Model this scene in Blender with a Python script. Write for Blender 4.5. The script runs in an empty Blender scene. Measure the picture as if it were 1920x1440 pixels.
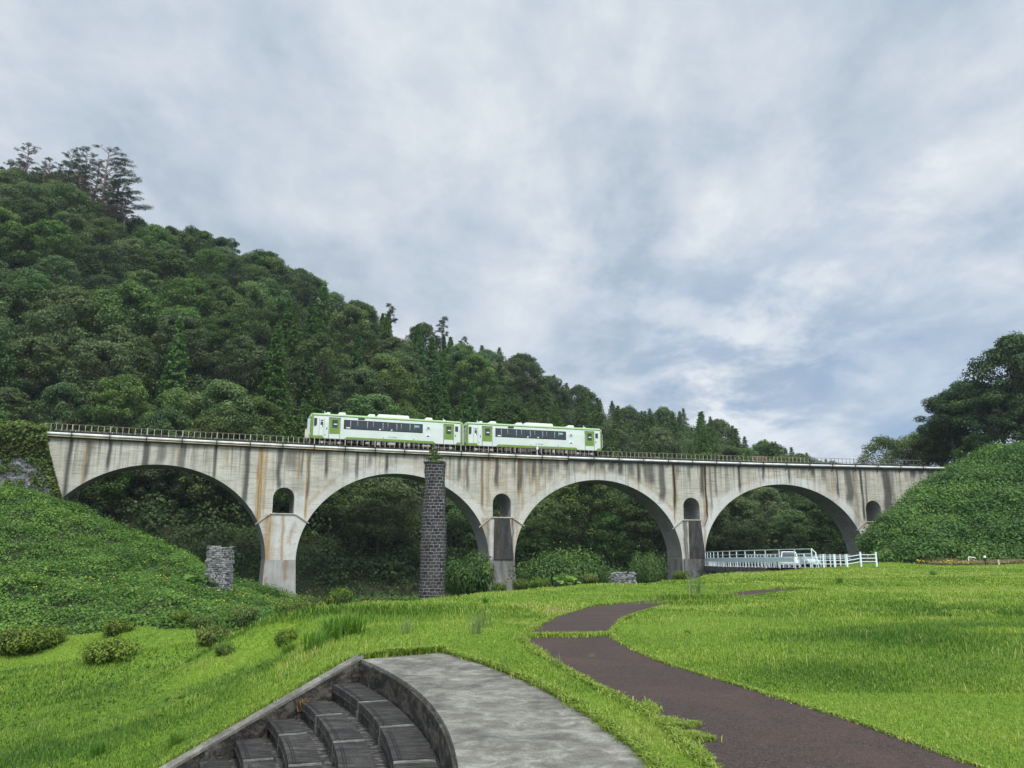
import bpy, math, random
import numpy as np
R = math.radians
rng = np.random.default_rng(7)
random.seed(7)
scene = bpy.context.scene
COL = scene.collection

# ------------------------------------------------------------------ camera
F = 1500.0
PITCH = math.atan(320 / F)
EZ = 1.6
cd = bpy.data.cameras.new("camera")
cam = bpy.data.objects.new("camera", cd)
COL.objects.link(cam)
cam.location = (0, 0, EZ)
cam.rotation_euler = (math.pi / 2 + PITCH, 0, 0)
cd.sensor_width = 36
cd.lens = 36 * F / 1920
cd.clip_start = 0.1
cd.clip_end = 6000
scene.camera = cam

# ------------------------------------------------------------------ world, sun, exposure
SUN_EL, SUN_AZ = 52, 160          # azimuth clockwise from +y: behind the camera, to the right
w = bpy.data.worlds.new("World")
scene.world = w
w.use_nodes = True
nt = w.node_tree
nt.nodes.clear()
def N(tree, t, **kw):
    n = tree.nodes.new(t)
    for k, v in kw.items():
        if k.startswith("i_"):
            n.inputs[k[2:].replace("_", " ")].default_value = v
        else:
            setattr(n, k, v)
    return n
def Lk(tree, a, b):
    tree.links.new(a, b)
def M_(tree, op, a, b=None, c=None, clamp=False):
    n = tree.nodes.new("ShaderNodeMath"); n.operation = op; n.use_clamp = clamp
    for i, v in enumerate((a, b, c)):
        if v is None: continue
        if isinstance(v, (int, float)): n.inputs[i].default_value = v
        else: tree.links.new(v, n.inputs[i])
    return n.outputs[0]
def ramp(tree, fac, stops, interp="LINEAR"):
    n = tree.nodes.new("ShaderNodeValToRGB"); n.color_ramp.interpolation = interp
    e = n.color_ramp.elements
    while len(e) < len(stops): e.new(0.5)
    for el, (p, c) in zip(e, stops):
        el.position = p
        el.color = (c, c, c, 1) if isinstance(c, (int, float)) else (*c, 1)
    tree.links.new(fac, n.inputs[0])
    return n.outputs[0]
def mixc(tree, fac, a, b, blend="MIX"):
    n = tree.nodes.new("ShaderNodeMix"); n.data_type = "RGBA"; n.blend_type = blend
    for s, v in ((0, fac), (6, a), (7, b)):
        if isinstance(v, (int, float)): n.inputs[s].default_value = v
        elif isinstance(v, tuple): n.inputs[s].default_value = (*v, 1)
        else: tree.links.new(v, n.inputs[s])
    return n.outputs[2]
tc = N(nt, "ShaderNodeTexCoord")
sp = N(nt, "ShaderNodeSeparateXYZ")
Lk(nt, tc.outputs["Generated"], sp.inputs[0])
X, Y, Z = sp.outputs
zc = M_(nt, "MAXIMUM", Z, 0.0)
den = M_(nt, "ADD", zc, 0.22)
cx = M_(nt, "DIVIDE", X, den)
cy = M_(nt, "DIVIDE", Y, den)
def cloud_vec(rot, sx, sy, off):
    cb = N(nt, "ShaderNodeCombineXYZ"); Lk(nt, cx, cb.inputs[0]); Lk(nt, cy, cb.inputs[1]); cb.inputs[2].default_value = off
    mp = N(nt, "ShaderNodeMapping"); Lk(nt, cb.outputs[0], mp.inputs[0])
    mp.inputs["Rotation"].default_value = (0, 0, rot); mp.inputs["Scale"].default_value = (sx, sy, 1)
    return mp.outputs[0]
def noise(tree, vec, scale, detail=6, rough=0.55, dist=0.0):
    n = N(tree, "ShaderNodeTexNoise"); n.inputs["Scale"].default_value = scale; n.inputs["Detail"].default_value = detail
    n.inputs["Roughness"].default_value = rough; n.inputs["Distortion"].default_value = dist
    if vec is not None: Lk(tree, vec, n.inputs["Vector"])
    return n.outputs["Fac"]
n1 = noise(nt, cloud_vec(R(-42), 1.15, 0.5, 3.1), 1.25, 9, 0.56, 0.25)
n2 = noise(nt, cloud_vec(R(-20), 1.0, 0.8, 9.7), 0.75, 4, 0.5, 0.2)
n3 = noise(nt, cloud_vec(R(-20), 1.0, 0.85, 1.3), 3.6, 9, 0.62, 0.2)
lum = M_(nt, "ADD", M_(nt, "MULTIPLY", n1, 0.52), M_(nt, "MULTIPLY", n2, 0.35))
lum = M_(nt, "ADD", lum, M_(nt, "MULTIPLY", n3, 0.21))
# low in the sky the deck thins and turns blue-grey, more so to the east (x > 0)
low = M_(nt, "MULTIPLY", M_(nt, "SUBTRACT", 1.0, M_(nt, "MULTIPLY", zc, 2.1), clamp=True), M_(nt, "ADD", 0.30, M_(nt, "MULTIPLY", X, 2.2), clamp=True))
bright = None
for d_, pw, k_ in (((0.262, 0.945, 0.195), 140, .085), ((0.40, 0.86, 0.30), 60, .05), ((0.10, 0.93, 0.36), 60, .025)):   # brighter cloud banks in the north-east
    n_ = math.sqrt(sum(v * v for v in d_)); q_ = N(nt, "ShaderNodeVectorMath", operation="DOT_PRODUCT"); Lk(nt, tc.outputs["Generated"], q_.inputs[0]); q_.inputs[1].default_value = tuple(v / n_ for v in d_)
    b_ = M_(nt, "MULTIPLY", M_(nt, "POWER", M_(nt, "MAXIMUM", q_.outputs["Value"], 0.0), float(pw)), ramp(nt, n3, [(.42, .25), (.56, 1.0)])); lum = M_(nt, "ADD", lum, M_(nt, "MULTIPLY", b_, k_))
    if bright is None: bright = b_
cloudc = ramp(nt, lum, [(0.40, (0.245, 0.305, 0.375)), (0.48, (0.33, 0.39, 0.46)), (0.53, (0.425, 0.475, 0.535)), (0.58, (0.53, 0.565, 0.60)), (0.64, (0.68, 0.70, 0.71))])
sky = N(nt, "ShaderNodeTexSky"); sky.sky_type = "NISHITA"; sky.sun_disc = False
sky.sun_elevation = R(SUN_EL); sky.sun_rotation = R(SUN_AZ)
bluec = mixc(nt, 1.0, sky.outputs[0], (0.085, 0.085, 0.085), "MULTIPLY")
gapn = noise(nt, cloud_vec(R(-30), 1.0, 0.6, 5.2), 1.9, 6, 0.55, 0.3)
gap = M_(nt, "MULTIPLY", M_(nt, "MULTIPLY", low, 1.45, clamp=True), ramp(nt, gapn, [(0.38, 0.25), (0.62, 1.0)]), clamp=True)
hazy = mixc(nt, 0.8, bluec, (0.175, 0.285, 0.445))
c1 = mixc(nt, M_(nt, "MULTIPLY", M_(nt, "MULTIPLY", gap, 0.95), M_(nt, "SUBTRACT", 1.0, M_(nt, "MULTIPLY", bright, .8), clamp=True)), cloudc, hazy)
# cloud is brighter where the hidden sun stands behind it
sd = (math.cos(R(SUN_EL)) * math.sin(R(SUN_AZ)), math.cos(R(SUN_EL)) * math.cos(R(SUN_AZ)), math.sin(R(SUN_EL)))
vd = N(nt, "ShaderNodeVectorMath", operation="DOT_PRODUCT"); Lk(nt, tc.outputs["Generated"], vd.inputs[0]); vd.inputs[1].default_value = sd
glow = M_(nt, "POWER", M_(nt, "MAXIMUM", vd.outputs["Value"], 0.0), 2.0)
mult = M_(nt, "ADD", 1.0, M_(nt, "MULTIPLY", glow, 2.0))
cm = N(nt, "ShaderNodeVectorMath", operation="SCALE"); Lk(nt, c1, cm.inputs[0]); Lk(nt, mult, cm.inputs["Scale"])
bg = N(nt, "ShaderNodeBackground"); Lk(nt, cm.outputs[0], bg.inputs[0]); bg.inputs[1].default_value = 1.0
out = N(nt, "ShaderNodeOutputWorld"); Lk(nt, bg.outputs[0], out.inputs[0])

sl = bpy.data.lights.new("sun", "SUN"); sl.energy = 1.5; sl.angle = R(12); sl.color = (1.0, 0.965, 0.9)
so = bpy.data.objects.new("sun", sl); COL.objects.link(so)
so.rotation_euler = (R(90 - SUN_EL), 0, R(180 - SUN_AZ))
scene.view_settings.view_transform = "Standard"
scene.view_settings.look = "None"
scene.view_settings.exposure = 0.5
scene.view_settings.gamma = 1
scene.cycles.max_bounces = 5
scene.cycles.diffuse_bounces = 3
scene.cycles.transparent_max_bounces = 4
scene.cycles.volume_bounces = 0
HAZE = 0.00018

# ------------------------------------------------------------------ picture <-> place
cP, sP = math.cos(PITCH), math.sin(PITCH)
def ray(px, py):
    u = (px - 960) / F; v = (720 - py) / F
    return np.array([u, cP - sP * v, sP + cP * v])
def atz(px, py, z):
    d = ray(px, py); t = (z - EZ) / d[2]
    return np.array([d[0] * t, d[1] * t, z])
def aty(px, py, y):
    d = ray(px, py); t = y / d[1]
    return np.array([d[0] * t, y, EZ + d[2] * t])
def proj(x, y, z):
    z = z - EZ; f = cP * y + sP * z; v = -sP * y + cP * z
    return 960 + F * x / f, 720 - F * v / f

# the railway runs on a gentle curve
_cf = (-1.37735802e-03, 3.30213210e-01, 1.06732528e+02)
_X = np.linspace(-110, 130, 2401); _Y = np.polyval(_cf, _X)
_S = np.r_[0, np.cumsum(np.hypot(np.diff(_X), np.diff(_Y)))]; _S -= np.interp(-50.7, _X, _S)
_TX = np.gradient(_X, _S); _TY = np.gradient(_Y, _S)
def BW(s, n, z):
    """bridge coordinates (along, back from the face, height) -> world, arrays"""
    s = np.asarray(s, float); tx = np.interp(s, _S, _TX); ty = np.interp(s, _S, _TY)
    return np.stack(np.broadcast_arrays(np.interp(s, _S, _X) - ty * n, np.interp(s, _S, _Y) + tx * n, z), -1)
def s_of(px, z, n=0.0):
    ss = np.linspace(-30, 150, 9001); p = BW(ss, n, z)
    return float(np.interp(px, proj(p[:, 0], p[:, 1], p[:, 2])[0], ss))

# ------------------------------------------------------------------ mesh helpers
def link(o, parent=None):
    COL.objects.link(o)
    if parent is not None: o.parent = parent
    return o
def tag(o, label=None, cat=None, group=None, kind=None):
    if label: o["label"] = label
    if cat: o["category"] = cat
    if group: o["group"] = group
    if kind: o["kind"] = kind
    return o
def empty(name, loc=(0, 0, 0), rz=0, label=None, cat=None, group=None):
    o = bpy.data.objects.new(name, None); COL.objects.link(o); o.location = loc; o.rotation_euler = (0, 0, rz)
    o.empty_display_size = 0.3
    return tag(o, label, cat, group)
def arr_mesh(name, V, Fc, mats, attrs=None, uv=None, mi=None, smooth=False):
    """V (n,3); Fc (m,k) faces all with k corners, or a list of such arrays"""
    me = bpy.data.meshes.new(name)
    V = np.asarray(V, np.float32)
    Fl = Fc if isinstance(Fc, list) else [Fc]
    Fl = [np.asarray(f, np.int32) for f in Fl if len(f)]
    loops = np.concatenate([f.ravel() for f in Fl]); tot = np.concatenate([np.full(len(f), f.shape[1], np.int32) for f in Fl])
    me.vertices.add(len(V)); me.vertices.foreach_set("co", V.ravel())
    me.loops.add(len(loops)); me.loops.foreach_set("vertex_index", loops)
    me.polygons.add(len(tot)); me.polygons.foreach_set("loop_start", np.r_[0, np.cumsum(tot)[:-1]].astype(np.int32))
    me.polygons.foreach_set("loop_total", tot)
    if smooth: me.polygons.foreach_set("use_smooth", np.ones(len(tot), bool))
    for m in (mats if isinstance(mats, (list, tuple)) else [mats]): me.materials.append(m)
    if mi is not None: me.polygons.foreach_set("material_index", np.asarray(mi, np.int32))
    me.update(calc_edges=True)
    for k, a in (attrs or {}).items():
        at = me.attributes.new(k, "FLOAT", "POINT"); at.data.foreach_set("value", np.asarray(a, np.float32))
    if uv is not None:
        ul = me.uv_layers.new(name="UVMap"); ul.data.foreach_set("uv", np.asarray(uv, np.float32)[loops].ravel())
    return me
def mobj(name, me, parent=None):
    return link(bpy.data.objects.new(name, me), parent)

class MB:
    """collects boxes, tubes and prisms into ONE mesh"""
    def __init__(s): s.v = []; s.f = []; s.mi = []; s.n = 0; s.m = 0
    def mat(s, m): s.m = m; return s
    def add(s, V, Fs):
        V = np.asarray(V, float).reshape(-1, 3); s.v.append(V)
        for f in Fs: s.f.append([i + s.n for i in f]); s.mi.append(s.m)
        s.n += len(V); return s
    def box(s, c, d, rz=0, rx=0, ry=0):
        c = np.array(c, float); h = np.array(d, float) / 2
        P = np.array([[x, y, z] for x in (-1, 1) for y in (-1, 1) for z in (-1, 1)], float) * h
        if rx: P = P @ np.array([[1, 0, 0], [0, math.cos(rx), math.sin(rx)], [0, -math.sin(rx), math.cos(rx)]])
        if ry: P = P @ np.array([[math.cos(ry), 0, -math.sin(ry)], [0, 1, 0], [math.sin(ry), 0, math.cos(ry)]])
        if rz: P = P @ np.array([[math.cos(rz), math.sin(rz), 0], [-math.sin(rz), math.cos(rz), 0], [0, 0, 1]])
        return s.add(P + c, [(0, 1, 3, 2), (4, 6, 7, 5), (0, 4, 5, 1), (2, 3, 7, 6), (0, 2, 6, 4), (1, 5, 7, 3)])
    def box2(s, a, b):
        a = np.array(a, float); b = np.array(b, float); return s.box((a + b) / 2, np.abs(b - a))
    def hexa(s, P8):
        """8 corners: bottom ring 0-3, top ring 4-7"""
        return s.add(P8, [(3, 2, 1, 0), (4, 5, 6, 7), (0, 1, 5, 4), (1, 2, 6, 5), (2, 3, 7, 6), (3, 0, 4, 7)])
    def beam(s, a, b, w, h, up=(0, 0, 1)):
        a = np.array(a, float); b = np.array(b, float); d = b - a; d /= np.linalg.norm(d) + 1e-9
        u = np.array(up, float); r = np.cross(d, u)
        if np.linalg.norm(r) < 1e-4: r = np.cross(d, (1, 0, 0))
        r /= np.linalg.norm(r); u = np.cross(r, d)
        q = [(-1, -1), (1, -1), (1, 1), (-1, 1)]
        P = [a + r * w / 2 * i + u * h / 2 * j for i, j in q] + [b + r * w / 2 * i + u * h / 2 * j for i, j in q]
        return s.hexa(P)
    def tube(s, pts, rad, n=8, cap=True):
        pts = np.asarray(pts, float); rad = np.broadcast_to(np.asarray(rad, float), (len(pts),))
        T = np.gradient(pts, axis=0); V = []
        u = None
        for p, t, r in zip(pts, T, rad):
            t = t / (np.linalg.norm(t) + 1e-9)
            if u is None:
                u = np.cross(t, (0, 0, 1)) if abs(t[2]) < 0.9 else np.cross(t, (1, 0, 0))
            u = u - t * np.dot(u, t); u /= np.linalg.norm(u) + 1e-9; v = np.cross(t, u)
            for k in range(n):
                a = 2 * math.pi * k / n; V.append(p + r * (u * math.cos(a) + v * math.sin(a)))
        Fs = []
        for i in range(len(pts) - 1):
            for k in range(n):
                Fs.append((i * n + k, i * n + (k + 1) % n, (i + 1) * n + (k + 1) % n, (i + 1) * n + k))
        if cap: Fs += [tuple(range(n))[::-1], tuple((len(pts) - 1) * n + k for k in range(n))]
        return s.add(V, Fs)
    def prism(s, poly, axis, a, b):
        """poly in the two other axes, extruded along axis (0,1,2) from a to b"""
        o = [i for i in range(3) if i != axis]; V = []
        for t in (a, b):
            for p in poly:
                q = [0, 0, 0]; q[o[0]], q[o[1]] = p; q[axis] = t; V.append(q)
        n = len(poly)
        return s.add(V, [tuple(range(n))[::-1], tuple(range(n, 2 * n))] + [(i, (i + 1) % n, n + (i + 1) % n, n + i) for i in range(n)])
    def build(s, name, mats, parent=None, bevel=0, smooth=False, xf=None):
        V = np.concatenate(s.v)
        if xf is not None: V = xf(V)
        me = bpy.data.meshes.new(name); me.from_pydata(V.tolist(), [], s.f)
        for m in (mats if isinstance(mats, (list, tuple)) else [mats]): me.materials.append(m)
        me.polygons.foreach_set("material_index", s.mi)
        if smooth: me.polygons.foreach_set("use_smooth", [True] * len(s.f))
        import bmesh as _b
        bm = _b.new(); bm.from_mesh(me); _b.ops.recalc_face_normals(bm, faces=bm.faces)
        if bevel: _b.ops.bevel(bm, geom=bm.edges[:], offset=bevel, segments=1, affect="EDGES")
        bm.to_mesh(me); bm.free()
        return mobj(name, me, parent)

# ------------------------------------------------------------------ materials
def newmat(name):
    m = bpy.data.materials.new(name); m.use_nodes = True; t = m.node_tree
    b = t.nodes["Principled BSDF"]; return m, t, b
def plain(name, col, rough=0.6, var=0.15, scale=3.0, metal=0.0, spec=0.3):
    m, t, b = newmat(name)
    tcn = N(t, "ShaderNodeTexCoord")
    f = noise(t, tcn.outputs["Object"], scale, 5, 0.6)
    lo = tuple(c * (1 - var) for c in col); hi = tuple(min(1, c * (1 + var)) for c in col)
    Lk(t, ramp(t, f, [(0.3, lo), (0.7, hi)]), b.inputs["Base Color"])
    b.inputs["Roughness"].default_value = rough; b.inputs["Metallic"].default_value = metal
    b.inputs["Specular IOR Level"].default_value = spec
    return m
def attr(t, name):
    n = N(t, "ShaderNodeAttribute"); n.attribute_name = name; return n.outputs["Fac"]
def leafmat(name, dark, mid, light, trans=0.3, rnd=0.35, gloss=0.2, tint=None):
    """leaf colour: per leaf (attribute v), per plant (object random)"""
    m, t, b = newmat(name)
    oi = N(t, "ShaderNodeObjectInfo")
    c = ramp(t, attr(t, "v"), [(0.0, dark), (0.5, mid), (1.0, light)])
    hs = N(t, "ShaderNodeHueSaturation"); Lk(t, c, hs.inputs["Color"])
    Lk(t, M_(t, "ADD", 0.5 - 0.03 * rnd, M_(t, "MULTIPLY", oi.outputs["Random"], 0.05 * rnd)), hs.inputs["Hue"])
    r2 = M_(t, "FRACT", M_(t, "MULTIPLY", oi.outputs["Random"], 17.3))
    r3 = M_(t, "FRACT", M_(t, "MULTIPLY", oi.outputs["Random"], 91.7))
    Lk(t, M_(t, "ADD", 1 - 0.38 * rnd, M_(t, "MULTIPLY", r2, 0.95 * rnd)), hs.inputs["Value"])
    Lk(t, M_(t, "ADD", 1 - 0.14 * rnd, M_(t, "MULTIPLY", r3, 0.40 * rnd)), hs.inputs["Saturation"])
    col = hs.outputs[0]
    Lk(t, col, b.inputs["Base Color"]); b.inputs["Roughness"].default_value = 0.55
    b.inputs["Specular IOR Level"].default_value = gloss
    tr = N(t, "ShaderNodeBsdfTranslucent"); Lk(t, mixc(t, 1.0, col, (1.0, 1.15, 0.6), "MULTIPLY"), tr.inputs[0])
    mx = N(t, "ShaderNodeMixShader"); mx.inputs[0].default_value = trans
    Lk(t, b.outputs[0], mx.inputs[1]); Lk(t, tr.outputs[0], mx.inputs[2])
    Lk(t, mx.outputs[0], t.nodes["Material Output"].inputs[0])
    return m
MT = {}
MT["bark"] = plain("bark", (0.10, 0.08, 0.06), 0.9, 0.4, 8)
MT["pine_bark"] = plain("pine_bark", (0.22, 0.16, 0.13), 0.9, 0.35, 5)
MT["broad"] = leafmat("broadleaf_leaves", (0.050, 0.088, 0.034), (0.102, 0.158, 0.058), (0.185, 0.252, 0.092), 0.32, 0.85)
MT["cedar"] = leafmat("cedar_needles", (0.046, 0.092, 0.030), (0.092, 0.175, 0.048), (0.165, 0.280, 0.076), 0.28, 0.5)
MT["larch"] = leafmat("larch_needles", (0.050, 0.092, 0.030), (0.100, 0.165, 0.050), (0.165, 0.240, 0.070), 0.3, 0.5)
MT["pine"] = leafmat("pine_needles", (0.028, 0.052, 0.028), (0.050, 0.085, 0.040), (0.080, 0.125, 0.052), 0.15, 0.4)
MT["brownpine"] = leafmat("browned_pine_needles", (0.070, 0.058, 0.038), (0.135, 0.100, 0.062), (0.17, 0.15, 0.07), 0.15, 0.3)
MT["oak"] = leafmat("oak_leaves", (0.032, 0.062, 0.026), (0.062, 0.108, 0.042), (0.110, 0.170, 0.060), 0.2, 0.3)
MT["pale"] = leafmat("pale_leaves", (0.06, 0.10, 0.035), (0.12, 0.18, 0.055), (0.20, 0.26, 0.09), 0.3, 0.3)
MT["ivy"] = leafmat("creeper_leaves", (0.048, 0.105, 0.022), (0.115, 0.220, 0.038), (0.230, 0.370, 0.070), 0.3, 0.05)
MT["ivy2"] = leafmat("bank_leaves", (0.042, 0.092, 0.026), (0.098, 0.185, 0.042), (0.210, 0.335, 0.075), 0.3, 0.05)
MT["under"] = leafmat("undergrowth_leaves", (0.030, 0.062, 0.018), (0.062, 0.120, 0.030), (0.13, 0.21, 0.05), 0.25, 0.05)
MT["broad2"] = leafmat("understorey_leaves", (0.042, 0.074, 0.028), (0.084, 0.134, 0.046), (0.150, 0.212, 0.074), 0.32, 0.02)
MT["under3"] = leafmat("scrub_leaves", (0.036, 0.075, 0.020), (0.078, 0.145, 0.034), (0.155, 0.245, 0.058), 0.25, 0.02)
MT["azalea"] = leafmat("azalea_leaves", (0.040, 0.064, 0.018), (0.105, 0.160, 0.034), (0.23, 0.295, 0.06), 0.25, 0.5)
MT["laurel"] = leafmat("laurel_leaves", (0.028, 0.060, 0.018), (0.060, 0.115, 0.030), (0.125, 0.20, 0.055), 0.2, 0.2, 0.15)
MT["grass"] = leafmat("grass_blades", (0.066, 0.150, 0.028), (0.240, 0.350, 0.052), (0.48, 0.53, 0.125), 0.35, 0.03, 0.15)
_r = [n_ for n_ in MT["grass"].node_tree.nodes if n_.type == "VALTORGB"][0].color_ramp.elements
_r[2].position = .86; _e = _r.new(1.0); _e.color = (.42, .35, .19, 1)
MT["tuft"] = leafmat("tall_grass_blades", (0.06, 0.15, 0.025), (0.13, 0.26, 0.04), (0.26, 0.38, 0.12), 0.35, 0.3, 0.2)
MT["reed"] = leafmat("seeding_grass", (0.13, 0.20, 0.07), (0.22, 0.29, 0.11), (0.36, 0.36, 0.22), 0.35, 0.2, 0.2)
MT["yellow"] = plain("yellow_petals", (0.75, 0.55, 0.03), 0.6, 0.1)
MT["soil"] = plain("soil", (0.034, 0.042, 0.017), 0.95, 0.4, 0.6)
MT["whitepaint"] = plain("white_paint", (0.78, 0.84, 0.86), 0.45, 0.08, 2)
MT["bluepaint"] = plain("pale_blue_paint", (0.55, 0.68, 0.74), 0.45, 0.08, 2)
MT["steel"] = plain("rusty_steel", (0.20, 0.18, 0.14), 0.7, 0.4, 3)
MT["paleSteel"] = plain("weathered_pale_steel", (0.50, 0.46, 0.34), 0.7, 0.35, 2)
MT["darkSteel"] = plain("dark_steel", (0.035, 0.032, 0.030), 0.7, 0.3, 3)
MT["trough"] = plain("conduit_white", (0.74, 0.75, 0.70), 0.5, 0.22, 0.9)
MT["tan"] = plain("conduit_tan", (0.50, 0.40, 0.24), 0.6, 0.3, 0.9)
MT["glass"] = plain("dark_glass", (0.022, 0.028, 0.030), 0.12, 0.3, 1.5, spec=0.6)
MT["carWhite"] = plain("railcar_white", (0.67, 0.72, 0.655), 0.42, 0.06, 0.7)
MT["carGreen"] = plain("railcar_green", (0.175, 0.29, 0.048), 0.5, 0.1, 1.0)
MT["carTop"] = plain("railcar_roof_green", (0.34, 0.50, 0.22), 0.5, 0.1, 1.0)
MT["roofw"] = plain("roof_white", (0.72, 0.76, 0.72), 0.5, 0.08, 1.0)
MT["gear"] = plain("underfloor_grey", (0.12, 0.10, 0.09), 0.75, 0.5, 4)
MT["gearl"] = plain("underfloor_pale", (0.42, 0.42, 0.38), 0.6, 0.3, 4)
MT["black"] = plain("black_rubber", (0.012, 0.012, 0.012), 0.6, 0.2)
MT["lettering"] = plain("black_lettering", (0.01, 0.03, 0.03), 0.5, 0.1)
MT["navy"] = plain("navy_print", (0.01, 0.02, 0.10), 0.5, 0.1)
MT["pic"] = plain("white_plate", (0.85, 0.86, 0.86), 0.4, 0.03)
MT["tealp"] = plain("teal_print", (0.02, 0.25, 0.20), 0.5, 0.1)
MT["rail"] = plain("rail_steel", (0.16, 0.09, 0.06), 0.6, 0.3)
MT["ballast"] = plain("ballast", (0.14, 0.12, 0.10), 0.95, 0.5, 12)
MT["tarWhite"] = plain("car_paint_white", (0.80, 0.82, 0.83), 0.3, 0.02, 1, spec=0.5)
MT["redlamp"] = plain("red_lens", (0.45, 0.02, 0.02), 0.3, 0.1)
MT["greyroad"] = plain("road_asphalt", (0.13, 0.125, 0.12), 0.9, 0.2, 2)

def concrete_mat(name, base, dark, horiz=True, stain=0.6, scale=1.0):
    m, t, b = newmat(name)
    uvn = N(t, "ShaderNodeUVMap"); uvn.uv_map = "UVMap"
    def mp(sx, sy, o=0):
        q = N(t, "ShaderNodeMapping"); Lk(t, uvn.outputs[0], q.inputs[0]); q.inputs["Scale"].default_value = (sx, sy, 1); q.inputs["Location"].default_value = (o, o * 0.7, o)
        return q.outputs[0]
    big = noise(t, mp(0.25, 0.35), 1.6, 5, 0.6)
    fine = noise(t, mp(1, 1), 6, 6, 0.65)
    c = ramp(t, big, [(0.3, tuple(x * 0.78 for x in base)), (0.7, tuple(min(1, x * 1.15) for x in base))])
    c = mixc(t, 0.35, c, ramp(t, fine, [(0.35, 0.55), (0.65, 1.0)]), "MULTIPLY")
    if horiz:   # board marks left by the shuttering
        bd = noise(t, mp(0.35, 5.5, 3), 1.0, 3, 0.6)
        c = mixc(t, 0.7, c, ramp(t, bd, [(0.36, 0.62), (0.47, 1.0), (0.6, 0.95), (0.72, 1.0)]), "MULTIPLY")
        ln = noise(t, mp(0.5, 16, 5), 1.0, 2, 0.5)
        c = mixc(t, 0.45, c, ramp(t, ln, [(0.35, 0.35), (0.45, 1.0)]), "MULTIPLY")
    st = noise(t, mp(2.2, 0.10, 8), 1.0, 5, 0.6, 0.15)
    st2 = noise(t, mp(6.0, 0.25, 2), 1.0, 4, 0.6)
    c = mixc(t, stain * 0.5, c, ramp(t, st, [(0.34, 0.35), (0.5, 1.0)]), "MULTIPLY")
    # stains with a place of their own: pale repairs, rust, black runs
    pn = noise(t, mp(1.3, 1.3, 11), 1.5, 5, 0.65)
    pl = M_(t, "MULTIPLY", attr(t, "pale"), ramp(t, pn, [(0.33, 0.35), (0.5, 1.0)]), clamp=True)
    c = mixc(t, pl, c, mixc(t, fine, (0.50, 0.50, 0.47), (0.74, 0.735, 0.69)))
    if horiz and stain > .4:   # countless thin runs starting under the deck
        sxyz = N(t, "ShaderNodeSeparateXYZ"); Lk(t, uvn.outputs[0], sxyz.inputs[0])
        run = ramp(t, noise(t, mp(3.2, 0.07, 14), 1.0, 4, .6), [(.52, 0.0), (.60, 1.0)])
        reach = M_(t, "MULTIPLY", M_(t, "SUBTRACT", sxyz.outputs[1], 9.2), .2, clamp=True)
        c = mixc(t, M_(t, "MULTIPLY", M_(t, "MULTIPLY", run, reach), .62), c, (.075, .07, .062))
    rn = M_(t, "MULTIPLY", attr(t, "rust"), ramp(t, st2, [(0.33, 0.25), (0.52, 1.0)]), clamp=True)
    c = mixc(t, rn, c, mixc(t, fine, (0.17, 0.095, 0.035), (0.50, 0.30, 0.10)))
    dn = M_(t, "MULTIPLY", attr(t, "dark"), ramp(t, st2, [(0.25, 0.8), (0.42, 1.0)]), clamp=True)
    c = mixc(t, dn, c, mixc(t, fine, dark, tuple(x * 2.6 for x in dark)))
    Lk(t, c, b.inputs["Base Color"]); b.inputs["Roughness"].default_value = 0.9; b.inputs["Specular IOR Level"].default_value = 0.2
    bp = N(t, "ShaderNodeBump"); bp.inputs["Strength"].default_value = 0.5; bp.inputs["Distance"].default_value = 0.05
    Lk(t, fine, bp.inputs["Height"]); Lk(t, bp.outputs[0], b.inputs["Normal"])
    return m
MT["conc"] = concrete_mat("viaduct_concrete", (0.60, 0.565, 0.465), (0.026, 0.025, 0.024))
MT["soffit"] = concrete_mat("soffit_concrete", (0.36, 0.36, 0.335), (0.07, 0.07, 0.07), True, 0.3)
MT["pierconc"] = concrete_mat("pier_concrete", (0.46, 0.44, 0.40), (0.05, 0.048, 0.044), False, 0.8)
MT["stained"] = concrete_mat("black_stained_concrete", (0.040, 0.035, 0.031), (0.008, 0.008, 0.009), False, 1.0)

# ------------------------------------------------------------------ thin plate spline surfaces
def tps(ctrl, smooth=0.0):
    C = np.asarray(ctrl, float); P = C[:, :2]; n = len(P); sc = 30.0
    def U(r2): return np.where(r2 > 0, r2 * np.log(r2 + 1e-12), 0.0)
    D = ((P[:, None] - P[None]) ** 2).sum(-1) / sc ** 2
    A = np.zeros((n + 3, n + 3)); A[:n, :n] = U(D) + smooth * np.eye(n)
    A[:n, n] = 1; A[:n, n + 1:] = P / sc; A[n, :n] = 1; A[n + 1:, :n] = P.T / sc
    w_ = np.linalg.solve(A, np.r_[C[:, 2], 0, 0, 0])
    def f(x, y):
        x = np.asarray(x, float); y = np.asarray(y, float); sh = x.shape; q = np.stack([x.ravel(), y.ravel()], 1); o = np.empty(len(q))
        for i in range(0, len(q), 20000):
            b_ = q[i:i + 20000]; d = ((b_[:, None] - P[None]) ** 2).sum(-1) / sc ** 2
            o[i:i + 20000] = U(d) @ w_[:n] + w_[n] + b_ @ w_[n + 1:] / sc
        return o.reshape(sh)
    return f
def inpoly(x, y, poly):
    poly = np.asarray(poly); ins = np.zeros(x.shape, bool); j = len(poly) - 1
    for i in range(len(poly)):
        xi, yi = poly[i]; xj, yj = poly[j]
        c = ((yi > y) != (yj > y)) & (x < (xj - xi) * (y - yi) / (yj - yi + 1e-12) + xi)
        ins ^= c; j = i
    return ins
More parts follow.
